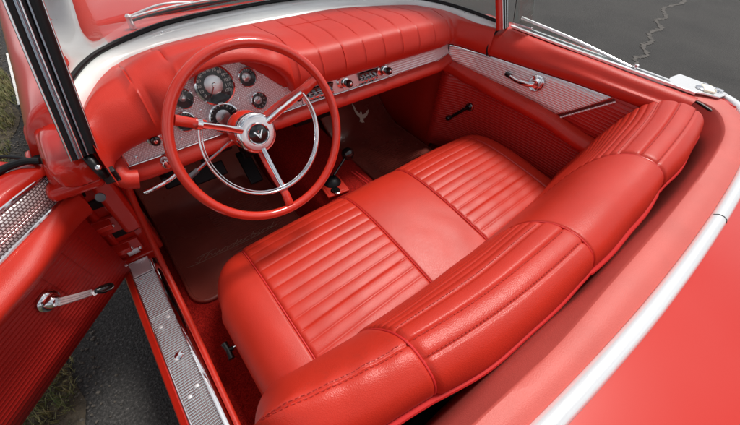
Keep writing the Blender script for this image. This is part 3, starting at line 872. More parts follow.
# upper dogleg block running rearward under the post
for y, k in [(.345, 1.), (.25, 1.), (.175, .97), (.140, .88), (.122, .6)]:
    c = V((-.768, y, .812)); w_ = .060*k; h_ = .045*k
    rows.append([c+V((cos(t)*w_*(1 if cos(t) > 0 else 1.0), 0, sin(t)*h_)) for t in [2*pi*j/20 for j in range(20)]])
rows2 = []
for r in rows:
    c = sum(r, V((0, 0, 0)))/20
    rows2.append([c+V((max(-1, min(1, (p-c).x/.045))*.046, 0, max(-1, min(1, (p-c).z/.034))*.034)) if r is not rows[-1] else p for p in r])
mb.grid(rows2, cu=True); mb.cap(rows2[-1]); mb.cap(rows2[0])
cb = mb.build('cowl_side', 'red_paint', car, smooth=60, subs=1)
# rolled body lip beside the hinge opening
mb = MB(); mb.tube(catmull([(-.846, .37, .70), (-.844, .385, .755), (-.836, .405, .788), (-.822, .400, .805), (-.808, .350, .812), (-.806, .290, .808), (-.810, .235, .792), (-.818, .215, .765), (-.822, .22, .72)], 7), lambda t: .017+.004*smooth01((t-.3)*3), 16)
mb.build('body_lip', 'red_paint', cb)
mb = MB(); mb.box((-.838, .345, .70), (.05, .10, .14)); mb.build('hinge_recess_shade', 'hole_shade', cb, bevel=.01)  # solid dark box painted as the shade inside the hinge opening
# rubber seal and latch at the post foot
mb = MB()
mb.mat(0).tube(catmull([(-.738, .140, .846), (-.735, .118, .838), (-.731, .104, .822), (-.729, .102, .806)], 5), lambda t: .011-.002*t, 14, sy=1.)
mb.mat(0).box((-.722, .112, .800), (.030, .016, .040), Matrix.Rotation(radians(20), 3, 'X'))
mb.mat(1).lathe([(.007, 0), (.006, .004), (.0001, .006)], (-.729, .098, .836), (0, -.6, 1), 16)
mb.build('post_seal', ['black_rubber', 'chrome'], cb, bevel=.004)
mb = MB(); mb.lathe([(.0105, -.002), (.010, .003), (.006, .004)], (-.765, .128, .742), (-.1, -1, .5), 20); mb.mat(1).lathe([(.0001, .0035), (.006, .0035)], (-.765, .128, .742), (-.1, -1, .5), 20)
mb.build('door_bumper', ['grey_plastic', 'black_rubber'], cb)
# jamb face
mb = MB()
mb.box((-.805, .345, .54), (.145, .09, .44)); mb.box((-.765, .30, .62), (.055, .10, .26)); mb.box((-.80, .26, .745), (.11, .17, .03))
mb.box((-.815, .30, .335), (.11, .06, .05))
jamb = mb.build('hinge_pillar', 'red_paint', car, bevel=.012, bseg=3)
mb = MB()
pass
for c_, z_ in (((-.815, .298, .60), (.075, .012, .030)), ((-.805, .298, .475), (.085, .012, .040)), ((-.835, .298, .40), (.04, .012, .035))):
    mb = MB(); mb.box(c_, z_); mb.build('jamb_slot_shade', 'hole_shade', jamb, bevel=.003)  # dark blocks on the jamb face, colour stands for shade in the slots
def hinge(z):
    mb = MB()
    mb.mat(0).box((-.835, .275, z), (.055, .045, .018)); mb.box((-.815, .287, z-.02), (.07, .012, .06))
    mb.mat(0).lathe([(.011, -.03), (.011, .03)], (-.862, .262, z), (0, 0, 1), 16)
    mb.mat(1).lathe([(.006, 0), (.005, .004)], (-.81, .28, z-.02), (0, -1, 0), 10); mb.lathe([(.006, 0), (.005, .004)], (-.79, .28, z-.035), (0, -1, 0), 10)
    return mb.build('door_hinge', ['red_paint', 'satin_chrome'], jamb, bevel=.003)
hinge(.54); hinge(.425)
mb = MB(); mb.box((-.812, .282, .385), (.035, .012, .022)); mb.build('hinge_plate', 'satin_chrome', jamb, bevel=.002)
# rocker / sill with scuff plate
mb = MB(); path = [V((0, y, 0)) for y in frange(.30, -.80, 12)]
pr = [(-.870, .25), (-.878, .30), (-.870, .338), (-.852, .352), (-.845, .352), (-.775, .352), (-.765, .345), (-.765, .19), (-.85, .19)]
mb.grid([[V((x, p.y, z)) for x, z in pr] for p in path], cu=True)
sill = mb.build('rocker_sill', 'red_paint', car, smooth=30, bevel=.004)
mb = MB(); mb.grid([[V((x, y, z)) for x, z in [(-.8435, .350), (-.8435, .358), (-.841, .3595), (-.8, .3595), (-.786, .3595), (-.785, .350)]] for y in frange(.262, -.78, 30)], cu=True)
scuff = mb.build('scuff_plate', 'sill_metal', sill, smooth=30)
mb = MB(); mb.tube([(-.8445, .262, .357), (-.8445, -.78, .357)], .0028, 8)
rws = [[V((x, y, z)) for x, z in [(-.786, .355), (-.785, .365), (-.781, .369), (-.773, .368), (-.766, .362), (-.764, .340), (-.768, .335)]] for y in frange(.235, -.78, 20)]
mb.grid(rws, cu=True); mb.cap(rws[0]); mb.build('sill_moulding', 'chrome', sill, smooth=50)
mb = MB(); mb.box((-.814, .225, .3615), (.056, .062, .003)); mb.build('scuff_plate_end', 'satin_chrome', sill, bevel=.001)
for y in (.187, .02): mb = MB(); mb.box((-.814, y, .361), (.056, .003, .003)); mb.build('scuff_plate_strip', 'satin_chrome', sill, bevel=.0008)
for x, y in [(-.822, .245), (-.826, .178), (-.800, .00), (-.826, -.02), (-.82, -.135), (-.802, -.235), (-.825, -.25), (-.80, -.45), (-.826, -.46)]:
    mb = MB(); mb.lathe([(.0058, 0), (.005, .0014), (.003, .002), (.0001, .002)], (x, y, .3605), (0, 0, 1), 16); mb.build('screw', 'satin_chrome', scuff)
mb = MB()
for y in (-.13,): mb.lathe([(.012, 0), (.010, .002), (.0001, .003)], (-.812, y, .3605), (0, 0, 1), 20)
mb.build('sill_emblem', 'chrome', scuff)
# right sill
mb = MB(); mb.box((.78, -.2, .27), (.20, 1.1, .14)); mb.build('rocker_sill', 'red_paint', car, bevel=.02)

# ---- passenger door
PD = []
mb = MB()
pr_ = [(.705, .30), (.700, .60), (.700, .80), (.706, .868), (.72, .878), (.78, .876), (.822, .868), (.846, .845), (.862, .80), (.872, .70), (.874, .5), (.86, .32), (.84, .28), (.72, .28)]
rows = []
for y in frange(.245, -.600, 16):
    f = (.245-y)/.845
    rows.append([V((x+(.0 if x < .80 else .032*smooth01(f*1.6)+.004*sin(pi*f)), y, z)) for x, z in pr_])
mb.grid(rows, cu=True); mb.cap(rows[0]); mb.cap(rows[-1])
pdoor = mb.build('passenger_door', 'red_paint', car, smooth=40, bevel=.003, label='closed passenger side door')
XP = [(-.60, .690), (-.40, .680), (-.27, .680), (-.145, .670), (.03, .650), (.10, .637), (.14, .625), (.20, .592), (.225, .567)]
ZU = [(-.60, .822), (-.404, .815), (-.27, .806), (-.145, .798), (.03, .789), (.14, .785), (.225, .793)]
ZL = [(-.60, .655), (-.40, .665), (-.27, .682), (-.145, .694), (.03, .704), (.14, .716), (.225, .742)]
mb = MB(); rows = []
for i in range(61):
    t = i/60; yt = .226+(-.404-.226)*t; yb = .226+(-.268-.226)*t; row = []
    for k in range(7):
        f = k/6; y = yb+(yt-yb)*f
        x = interp(XP, y)-.006; z = interp(ZL, y)*(1-f)+interp(ZU, y)*f
        row.append(V((x, y, z)))
    rows.append(row)
mb.grid(rows); mb.build('ribbed_insert', 'ribbed_metal', pdoor, smooth=50, solid=.006)
# chrome border of the insert
def pin(y, up, w=0): return V((interp(XP, y)-.008-w, y, interp(ZU if up else ZL, y)))
mb = MB(); mb.tube([pin(y, True) for y in frange(.226, -.404, 50)], .0028, 8); mb.tube([pin(y, False) for y in frange(.226, -.268, 40)], .0028, 8)
mb.tube([pin(-.268, False), pin(-.404, True)], .004, 8); mb.build('insert_moulding', 'chrome', pdoor)
e0, e1 = pin(-.276, False), pin(-.414, True)
mb = MB(); mb.prism([e0, e1, e1+V((0, -.007, -.004)), e0+V((0, -.010, -.003))], (.02, 0, 0)); mb.build('pull_slot', 'slot_red', pdoor)
mb = MB(); mb.tube([e0+V((-.002, -.012, -.005)), e1+V((-.002, -.011, -.006))], .0032, 8); mb.build('slot_lip', 'ribbed_metal', pdoor)
# top roll
mb = MB(); rows = []
for y in frange(.205, -.600, 40):
    xp = interp(XP, y); zu = interp(ZU, y); xt = max(xp+.02, .690); ztp = .876+.004*((.1-y)/.7)
    if y > .1: xt = .690-(y-.1)*.5; 
    pr = [(xp+.008, zu-.004), (xp-.004, zu+.002), (xp-.014, zu+.014), (xp-.014, zu+.035), (xp+.0, ztp-.022), (xt-.006, ztp-.002), (xt+.012, ztp+.006), (xt+.03, ztp+.003), (xt+.034, ztp-.02)]
    rows.append(catmull([(a_, y, b_) for a_, b_ in pr], 3))
mb.grid(rows); mb.cap(rows[0]); mb.cap(rows[-1]); mb.build('top_pad', 'pad_vinyl', pdoor, smooth=60)
# armrest
mb = MB(); rows = []
for y in frange(.226, -.66, 50):
    xp = interp(XP, y); zl = interp(ZL, y); f = smooth01((.226-y)/.3)
    w_ = .022+.032*f; bz = .060-.012*f
    if y > .1: w_ = .016+.02*smooth01((.226-y)/.12)
    ex = xp-w_; 
    pr = [(xp+.01, zl+.002), (xp-.008, zl+.002), (ex+.016, zl-.004), (ex+.002, zl-.018), (ex, zl-.030), (ex+.008, zl-bz+.002), (ex+.026, zl-bz-.008), (xp+.012, zl-bz-.010)]
    rows.append(catmull([(a_, y, b_) for a_, b_ in pr], 3))
mb.grid(rows); mb.cap(rows[0]); mb.cap(rows[-1]); mb.build('armrest', 'pad_vinyl', pdoor, smooth=60)
# ribbed vinyl panels
mb = MB(); mb.grid([[V((interp(XP, y)+.014, y, z)) for z in frange(.285, .69, 6)] for y in frange(.245, -.62, 24)]); mb.build('ribbed_panel', 'ribbed_vinyl', pdoor, solid=.01)
mb = MB(); mb.grid([[V((interp(XP, y)+.003, y, interp(ZL, y)-.01+(interp(ZU, y)-interp(ZL, y)+.012)*k/4)) for k in range(5)] for y in frange(-.26, -.62, 12)]); mb.build('ribbed_panel', 'ribbed_vinyl', pdoor, solid=.01)
# dark shut line between dash end and door
mb = MB(); mb.tube(catmull([(.556, .228, .735), (.556, .224, .765), (.557, .222, .795)], 4), .0028, 8); mb.build('shut_line', 'black_rubber', pdoor)
mb = MB(); mb.tube(catmull([(.618, .070, .795), (.612, .074, .812), (.614, .078, .838), (.632, .082, .862), (.660, .082, .880), (.684, .078, .886)], 6), .0040, 8); mb.build('shut_line', 'black_rubber', pdoor)
# crank handle (passenger)
mb = MB()
c0 = V((.640, .090, .545)); c1 = V((.618, .158, .462))
mb.mat(1).lathe([(.024, -.004), (.026, .004), (.022, .012), (.016, .014)], (.655, .09, .545), (-1, 0, 0), 28)
mb.mat(0).lathe([(.016, .0), (.017, .014), (.012, .022), (.0001, .023)], (.650, .09, .545), (-1, 0, 0), 24)
mb.mat(0).tube([c0+V((-.004, 0, 0)), c0.lerp(c1, .5)+V((-.008, 0, 0)), c1], lambda t: .0085-.001*t, 12)
mb.lathe([(.007, -.006), (.012, .002), (.0125, .018), (.009, .026), (.0001, .028)], c1, (-1, .1, 0), 20)
mb.build('window_crank', ['black_gloss', 'chrome'], pdoor)
# release handle
mb = MB(); hc = V((.648, -.155, .765))
mb.mat(0).lathe([(.029, -.004), (.030, .004), (.026, .009), (.022, .007), (.018, .014), (.014, .02), (.0001, .021)], hc, (-1, -.1, .1), 32)
mb.mat(0).tube(catmull([hc+V((-.018, .0, 0)), hc+V((-.024, .03, -.008)), hc+V((-.020, .075, -.014)), hc+V((-.012, .118, -.012))], 5), lambda t: .0085-.003*t, 12, sy=1.3)
mb.mat(1).tube([hc+V((-.014, .105, -.013)), hc+V((-.010, .128, -.011))], .008, 10, sy=1.2)
mb.build('door_handle', ['chrome', 'black_gloss'], pdoor)
# door top trim, lock button, window
mb = MB()
mb.mat(0).sweep([(.728, .07, .884), (.735, -.2, .884), (.745, -.45, .886), (.752, -.585, .887)], [(-.006, 0), (-.006, .006), (.006, .007), (.008, 0)], (1, 0, 0))
mb.mat(1).sweep([(.742, .07, .882), (.749, -.2, .882), (.758, -.45, .884), (.765, -.585, .885)], [(-.008, 0), (-.008, .003), (.012, .003), (.012, 0)], (1, 0, 0))
mb.mat(0).sweep([(.762, .07, .884), (.768, -.2, .884), (.775, -.45, .886), (.778, -.585, .886)], [(-.004, 0), (-.004, .006), (.005, .006), (.006, 0)], (1, 0, 0))
mb.build('window_channel', ['bright_trim', 'black_rubber'], pdoor, smooth=40)
mb = MB(); mb.lathe([(.004, 0), (.004, .012), (.007, .014), (.007, .019), (.004, .021), (.0001, .021)], (.756, -.40, .886), (0, 0, 1), 16); mb.mat(1).lathe([(.011, 0), (.008, .004)], (.756, -.40, .886), (0, 0, 1), 16); mb.build('lock_button', ['chrome', 'black_rubber'], pdoor)
gp_ = [(.749, .055, .884), (.7485, .055, .912), (.752, -.1, .905), (.757, -.25, .896), (.762, -.37, .888)]
mb = MB(); mb.prism([(.748, .05, .885), (.748, .05, .918), (.755, -.15, .908), (.762, -.36, .889), (.762, -.36, .886)], (.005, 0, 0)); mb.build('window_glass', 'windshield_glass', pdoor)
mb = MB(); mb.tube(catmull([(.748, .05, .920), (.755, -.15, .911), (.760, -.28, .900), (.765, -.385, .889)], 6), .0052, 8); mb.build('window_top_trim', 'bright_trim', pdoor)
# fixed vent pane behind the passenger post
mb = MB(); mb.prism([(.715, .062, .90), (.715, -.020, .905), (.672, .075, 1.25), (.662, .12, 1.25)], (.005, 0, 0)); vp = mb.build('vent_pane', 'windshield_glass', ws)
mb = MB(); mb.tube([(.7175, .062, .903), (.7175, -.022, .907)], .004, 8); mb.build('vent_pane_trim', 'satin_chrome', ws)

# ---- driver door (open, own frame: x along the door, y toward the cabin, z up)
ddv = V((-.71, -.70, 0)).normalized()
def build_ddoor():
    mb = MB(); rows = []
    prd = [(.0, .355), (.02, .42), (.02, .76), (.012, .792), (-.005, .800), (-.06, .800), (-.09, .794), (-.110, .775), (-.122, .72), (-.128, .55), (-.120, .38), (-.10, .335), (-.02, .335)]
    for s_ in frange(-.012, 1.06, 18):
        rows.append([V((s_, o_, z)) for o_, z in prd])
    mb.grid(rows, cu=True); mb.cap(rows[0]); mb.cap(rows[-1])
    d = mb.build('driver_door', 'red_paint', car, smooth=40, bevel=.004, label='driver door standing open')
    d.location = (-.87, .25, 0); d.rotation_euler = (0, 0, atan2(ddv.y, ddv.x))
    return d
ddoor = build_ddoor()
mb = MB(); mb.grid([[V((s_, .032, z)) for z in frange(.362, .70, 6)] for s_ in frange(-.010, 1.05, 12)]); mb.build('ribbed_panel', 'ribbed_vinyl', ddoor, solid=.012)
mb = MB()
for s_ in (.045, .10, .17): mb.tube([(s_-.02, .034, .47), (s_-.01, .034, .60)], .0008, 5)
mb.build('panel_seam', 'stitching', ddoor)
DZL = [(-.03, .712), (.05, .722), (.12, .722), (.3, .715), (1.05, .70)]
DZU = [(-.05, .760), (.0, .775), (.05, .782), (.12, .785), (.3, .785), (1.05, .785)]
mb = MB(); rows = []
for s_ in frange(-.012, .75, 50):
    e = .03*(1-smooth01((s_+.03)/.1))
    zl, zu = interp(DZL, s_), interp(DZU, s_)
    rows.append([V((s_+.0, .060-e*.4, zl)), V((s_-.008, .052-e*.4, (zl+zu)/2)), V((s_-.018, .042-e*.4, zu))])
mb.grid(rows); mb.build('patterned_insert', 'waffle_metal_door', ddoor, smooth=60, solid=.01)
mb = MB(); mb.tube([r[0]+V((0, .002, 0)) for r in rows], .004, 8); mb.tube([r[2]+V((0, .002, 0)) for r in rows], .004, 8); mb.tube([rows[0][0], rows[0][1], rows[0][2]], .003, 8); mb.build('insert_moulding', 'chrome', ddoor)
mb = MB(); rows = []
for s_ in frange(-.012, 1.05, 50):
    f = smooth01((s_+.012)/.22); zl = interp(DZL, s_); w_ = .016+.040*f
    pr = [(.03, zl+.002), (.062, zl-.002), (.062+w_*.6, zl-.006), (.062+w_, zl-.022), (.062+w_, zl-.040), (.062+w_*.7, zl-.062), (.062, zl-.072-.01*f), (.028, zl-.074-.01*f)]
    rows.append(catmull([(s_, o_, z) for o_, z in pr], 3))
mb.grid(rows); mb.cap(rows[0]); mb.build('armrest', 'pad_vinyl', ddoor, smooth=60)
mb = MB(); rows = []
for s_ in frange(-.010, 1.05, 30):
    zu = interp(DZU, s_)
    rows.append([V((s_-.018, .035, zu-.004)), V((s_-.018, .044, zu+.003)), V((s_-.018, .042, zu+.010)), V((s_-.015, .032, zu+.018)), V((s_-.012, .010, zu+.024)), V((s_-.012, -.012, zu+.020))])
mb.grid(rows); mb.cap(rows[0]); mb.build('top_pad', 'red_paint', ddoor, smooth=60)
mb = MB()
mb.tube(catmull([(-.020, .035, .806), (-.004, .012, .812), (.03, -.018, .808), (.10, -.030, .806), (.4, -.030, .806), (1.05, -.030, .806)], 6), .0078, 10)
mb.build('weatherstrip', 'black_rubber', ddoor)
mb = MB(); mb.tube(catmull([(-.020, .028, .800), (-.026, -.02, .802), (-.024, -.07, .798), (.0, -.098, .790), (.08, -.104, .786), (.4, -.104, .786), (1.05, -.104, .786)], 6), .0045, 10)
mb.build('weatherstrip', 'black_rubber', ddoor)
mb = MB(); p0 = V((.190, .055, .540)); p1 = V((.128, .070, .478))
mb.lathe([(.027, -.02), (.028, -.016), (.024, -.010), (.019, -.008), (.015, .0), (.011, .004), (.0001, .005)], p0, (0, 1, 0), 32)
d_ = (p1-p0).normalized(); side_ = V((0, 1, 0)).cross(d_)
for q in (-.0055, 0, .0055):
    mb.mat(1).tube([p0+V((0, .008, 0))+side_*q*1.2, p0.lerp(p1, .5)+V((0, .006, 0))+side_*q, p1+side_*q*.8], .0042, 8)
mb.mat(0).lathe([(.008, -.012), (.011, -.004), (.009, .006)], p1, (0, 1, 0), 20)
crank = mb.build('window_crank', ['chrome', 'satin_chrome'], ddoor)
mb = MB(); mb.tube([p1+V((-.004, .004, -.002)), p1+V((-.014, .010, -.010)), p1+V((-.030, .014, -.020)), p1+V((-.036, .015, -.024))], lambda t: .008+.005*sin(pi*min(1, t*1.1)), 14); mb.build('crank_knob', 'black_gloss', crank)
mb = MB(); mb.lathe([(.005, 0), (.004, .003), (.0001, .004)], (-.004, .034, .395), (0, 1, 0), 12); mb.build('screw', 'chrome', ddoor)

# ---- rear: deck pad (padded rail), trim, rear deck, quarter panels, parcel area
IN = [(-.742, -.56), (-.748, -.62), (-.72, -.66), (-.66, -.684), (-.58, -.694), (-.484, -.699), (-.314, -.714), (-.15, -.718), (0, -.722), (.18, -.724), (.34, -.723), (.50, -.717), (.60, -.706), (.68, -.682), (.725, -.655), (.742, -.62), (.738, -.555)]
TRM = [(-.875, -.58), (-.862, -.64), (-.80, -.683), (-.68, -.712), (-.54, -.732), (-.405, -.749), (-.28, -.761), (-.15, -.771), (0, -.778), (.13, -.781), (.26, -.782), (.43, -.778), (.58, -.765), (.70, -.742), (.79, -.702), (.838, -.660), (.862, -.60)]
ip = catmull([(x, y, 0) for x, y in IN], 8); tp_ = catmull([(x, y, 0) for x, y in TRM], 8)
rows = []
for a_, b_ in zip(ip, tp_):
    d = b_-a_; n_ = d.normalized(); lf = 1.3+2.2*smooth01((-a_.x-.10)/.3)
    rows.append([a_-n_*.016*lf+V((0, 0, .50)), a_-n_*.015*lf+V((0, 0, .68)), a_-n_*.012*lf+V((0, 0, .78)), a_-n_*.006*lf+V((0, 0, .835)), a_-n_*.0015+V((0, 0, .868)), a_+V((0, 0, .874)), a_+n_*.002+V((0, 0, .8775)), a_+n_*.006+V((0, 0, .8795)), a_+d*.40+V((0, 0, .882)), a_+d*.7+V((0, 0, .881)), a_+d*.93+V((0, 0, .875)), a_+d*1.0+V((0, 0, .865))])
mb = MB(); mb.grid(rows); deck = mb.build('padded_deck_rail', 'deck_vinyl', car, smooth=32)
rows = []
cut = int(len(tp_)*.595)
for i, b_ in enumerate(tp_):
    t = (tp_[min(i+1, len(tp_)-1)]-tp_[max(i-1, 0)]).normalized(); n_ = V((t.y, -t.x, 0)); 
    rows.append([b_+n_*q+V((0, 0, z)) for q, z in ((-.003, .870), (-.002, .880), (.004, .885), (.012, .886), (.019, .883), (.0235, .876), (.0235, .866))])
mb = MB(); mb.grid(rows)
mb.build('deck_trim', 'bright_trim', car, smooth=50)
mb = MB(); q = tp_[cut]; 
mb.tube([p+V((0, 0, .0002)) for p in rows[cut][1:6]], .0009, 6); mb.build('trim_joint', 'black_rubber', car)
rows = []
for i, b_ in enumerate(tp_):
    t = (tp_[min(i+1, len(tp_)-1)]-tp_[max(i-1, 0)]).normalized(); n_ = V((t.y, -t.x, 0)); p = b_+n_*.0225
    row = []
    for k in range(15):
        f = k/14; y = p.y+(-2.35-p.y)*f; x = p.x*(1-.0*f); ax = abs(x)
        z = .868+.022*sin(pi*min(1, f*1.6))*(1-(x/.88)**2)-.16*f**2.4-.03*(ax/.88)**4*f
        row.append(V((x, y, z)))
    rows.append(row)
mb = MB(); mb.grid(rows); rdk = mb.build('rear_deck', 'red_paint', car, smooth=60)
for sg in (-1, 1):
    mb = MB(); rows = []
    for k in range(21):
        f = k/20; y = -.612-1.72*f
        pr = [(.745 if k < 1 else .800, .870), (.80, .876), (.862, .874+.010*sin(pi*f)), (.892, .857), (.904, .80), (.906, .7), (.90, .5), (.87, .33), (.84, .26)]
        if k == 0: pr[0] = (.80, .87)
        rows.append(catmull([(x*sg, y, z-.05*f**3) for x, z in pr], 3))
    mb.grid(rows); mb.build('rear_quarter_panel', 'red_paint', car, smooth=60, solid=.01)
# inside rear corners; black box paints the shade in the gap behind the seat
mb = MB(); mb.box((0, -.69, .42), (1.44, .10, .06)); mb.build('rear_gap_shade', 'black_rubber', car, bevel=.01)
mb = MB(); mb.box((.742, -.60, .62), (.03, .22, .42)); mb.build('rear_side_trim', 'pad_vinyl', car, bevel=.01)
mb = MB(); mb.box((-.752, -.66, .60), (.03, .14, .45)); mb.build('rear_side_trim', 'pad_vinyl', car, bevel=.01)
# latch plate at the passenger rear corner
mb = MB()
mb.mat(0).prism([(.765, -.500, .888), (.800, -.497, .888), (.862, -.505, .886), (.868, -.60, .884), (.850, -.648, .884), (.790, -.640, .886), (.770, -.60, .887), (.748, -.575, .887), (.742, -.530, .888)], (0, 0, .006))
latch = mb.build('latch_plate', ['bright_trim'], car, bevel=.002)
mb = MB(); mb.mat(0).lathe([(.020, 0), (.019, .004), (.0001, .006)], (.800, -.588, .893), (0, 0, 1), 20); mb.mat(1).box((.808, -.600, .896), (.05, .03, .006), Matrix.Rotation(radians(25), 3, 'Z')); mb.build('latch_cover', ['chrome', 'tan_emblem'], latch, bevel=.003)
mb = MB(); mb.lathe([(.013, 0), (.011, .006), (.0001, .008)], (.834, -.625, .891), (0, 0, 1), 16); mb.lathe([(.009, 0), (.007, .006), (.0001, .008)], (.842, -.585, .891), (0, 0, 1), 16); mb.build('latch_stud', 'chrome', latch)
mb = MB(); mb.tube([(.70, -.565, .835), (.715, -.565, .840), (.722, -.575, .846)], .009, 12); mb.tube([(.735, -.560, .86), (.70, -.575, .81)], .004, 8); mb.build('striker', 'chrome', latch)
mb = MB(); mb.tube(catmull([(.745, -.500, .880), (.742, -.545, .870), (.745, -.60, .872), (.730, -.655, .868)], 5), .004, 8); mb.build('corner_seal', 'black_rubber', latch)

# ================================================================== floor mats
def rrect(x0, y0, x1, y1, r, n=6):
    o = []
    for cx, cy, a0 in ((x1-r, y1-r, 0), (x0+r, y1-r, 90), (x0+r, y0+r, 180), (x1-r, y0+r, 270)):
        for k in range(n+1):
            t = radians(a0+90*k/n); o.append((cx+r*cos(t), cy+r*sin(t)))
    return o
def matmesh(x0, y0, x1, y1, r, bend):
    """rubber mat with raised border, front edge curving up the toe board"""
    mb = MB(); nx, ny = 26, 40; rows = []
    zf = lambda y: .203+.0 + (max(0, y-bend)**2)*2.1
    out = rrect(x0, y0, x1, y1, r, 8)
    def inside_scale(k): return k
    cx, cy = (x0+x1)/2, (y0+y1)/2
    rings = []
    for off, dz in ((0, -.003), (0, .004), (.004, .008), (.009, .008), (.012, .003), (.03, .003), (.09, .003)):
        o = rrect(x0+off, y0+off, x1-off, y1-off, max(.01, r-off), 8)
        # subdivide straight sides
        q = []
        for i in range(len(o)):
            a_, b_ = o[i], o[(i+1) % len(o)]; L = hypot(a_[0]-b_[0], a_[1]-b_[1]); m_ = 14 if L > .05 else 1
            for k in range(m_): q.append((a_[0]+(b_[0]-a_[0])*k/m_, a_[1]+(b_[1]-a_[1])*k/m_))
        rings.append([V((x, y, zf(y)+dz)) for x, y in q])
    m0 = min(len(r_) for r_ in rings)
    mb.grid([r_[:m0] for r_ in rings], cu=True)
    ix0, iy0, ix1, iy1 = x0+.085, y0+.085, x1-.085, y1-.085
    mb.grid([[V((ix0+(ix1-ix0)*i/10, iy0+(iy1-iy0)*j/20, zf(iy0+(iy1-iy0)*j/20)+.0025)) for i in range(11)] for j in range(21)])
    return mb, zf
mb, zf = matmesh(-.742, .075, -.225, .80, .07, .50)
mat1 = mb.build('floor_mat', 'rubber_mat', None, smooth=50)
tag(mat1, 'dark red rubber floor mat with thin script lettering, under the steering wheel', 'floor mat', 'rubber floor mats in the footwells')
mb = MB()   # ribbed heel area
for k in range(24): mb.box((-.42, .20+.0125*k, .2075), (.25, .004, .003))
mb.build('ribbed_heel_pad', 'rubber_mat', mat1)
# flowing script across the mat
def script(path, r, z, name, parent, m):
    mb = MB(); mb.tube(catmull([(x, y, z) for x, y in path], 5), r, 6, sy=.5); return mb.build(name, m, parent)
sp = []
x = -.655; dirx = V((.36, .09)).normalized()
def sxy(u, v):   # baseline from lower left to upper right
    b = V((-.680, .262)); d = V((.999, -.035)); e = V((.035, .999)); q = b+d*u+e*v; return (q.x, q.y)
mb = MB()
letters = [ [(0,.022),(.02,.028),(.05,.030)], [(.022,.028),(.016,.012),(.010,-.002),(.002,.004)],   # T
 [(.034,.030),(.028,.012),(.026,0),(.032,.012),(.040,.014),(.042,0),(.050,.006)],                   # h
 [(.050,.012),(.048,.001),(.056,.001),(.060,.013),(.060,.001),(.068,.006)],                         # u
 [(.068,.012),(.067,0),(.072,.011),(.080,.012),(.080,0),(.088,.006)],                               # n
 [(.100,.010),(.092,.012),(.089,.002),(.098,.001),(.106,.028),(.102,.002),(.110,.005)],             # d
 [(.110,.005),(.120,.012),(.113,.010),(.114,.001),(.124,.004)],                                     # e
 [(.126,.012),(.125,0),(.130,.011),(.138,.012)],                                                    # r
 [(.148,.030),(.142,.001),(.152,.001),(.156,.010),(.146,.012),(.158,.008)],                         # b
 [(.162,.012),(.161,.001),(.168,.004)], [(.165,.018),(.166,.019)],                                  # i
 [(.172,.012),(.171,0),(.176,.011),(.184,.012)],                                                    # r
 [(.198,.010),(.190,.012),(.187,.002),(.196,.001),(.205,.030),(.200,.001),(.215,.006)] ]            # d
for L in letters:
    pts = [V((*sxy(u*1.62+v*.5, v*.80), .2085)) for u, v in L]
    mb.tube(catmull(pts, 4), .0010, 5)
pts = [V((*sxy(u, v), .2085)) for u, v in [(-.03, .004), (-.01, -.006), (.10, -.008), (.24, -.006), (.345, .002)]]
mb.tube(catmull(pts, 6), .0012, 5)
mb.build('script_lettering', 'script_print', mat1)
mb, zf2 = matmesh(.205, .10, .645, .80, .05, .50)
mat2 = mb.build('floor_mat', 'rubber_mat', None, smooth=50)
tag(mat2, 'dark red rubber floor mat with a pale bird emblem, in the passenger footwell', 'floor mat', 'rubber floor mats in the footwells')
mb = MB()
for k in range(22): mb.box((.42, .17+.0125*k, .2075), (.30, .004, .003))
mb.build('ribbed_heel_pad', 'rubber_mat', mat2)
# bird emblem: spread wings, body, fan tail
BE = V((.455, .655)); 
def bird(u, v):
    s_ = 1.05; th = radians(-30); x = BE.x+s_*(u*cos(th)-v*sin(th)); y = BE.y+s_*(u*sin(th)+v*cos(th)); return V((x, y, zf2(y)+.006))
mb = MB()
wing = [(0, .012), (.012, .014), (.026, .024), (.036, .040), (.050, .052), (.046, .036), (.036, .016), (.024, .002), (.010, -.006), (.010, -.020), (.014, -.030), (.006, -.028), (0, -.034)]
full = wing+[(-u, v) for u, v in wing[::-1]][1:-1]
full = full[:-1] if False else full
mb.prism([bird(u, v) for u, v in full], (0, 0, .002))
mb.prism([bird(u, v) for u, v in [(-.004, .010), (.004, .010), (.006, .020), (.002, .026), (-.006, .022)]], (0, 0, .0025))
mb.build('bird_emblem', 'tan_emblem', mat2)

# ================================================================== ground
mb = MB(); mb.grid([[(x, y, 0) for x in (-150, -20, 0, 20, 150)] for y in (-150, -20, 0, 20, 150)])
g = mb.build('asphalt_ground', 'asphalt', None, smooth=0); tag(g, kind='structure')
# sealed crack wandering across the asphalt
mb = MB(); pts = []
cp = [(3.55, .20), (3.80, .17), (3.95, .25), (4.15, .20), (4.45, .34), (4.7, .33), (5.0, .47), (5.35, .46), (5.7, .63), (6.0, .60), (6.5, .80), (7.2, .74), (8.2, 1.05), (9.5, 1.1), (12, 1.6), (16, 2.0)]
P = catmull([(x, y, .004) for x, y in cp], 14)
L_, R_ = [], []
for i, p in enumerate(P):
    t = (P[min(i+1, len(P)-1)]-P[max(i-1, 0)]).normalized(); n_ = V((-t.y, t.x, 0)); j = V((0, .03*(random.random()-.5), 0))
    w_ = (.016+.024*random.random())*min(1., .25+i/40)
    L_.append(p+j+n_*w_); R_.append(p+j-n_*w_*(.6+.6*random.random()))
mb.grid([L_, R_]); tag(mb.build('road_crack', 'crack_seal', None, smooth=0), kind='structure')
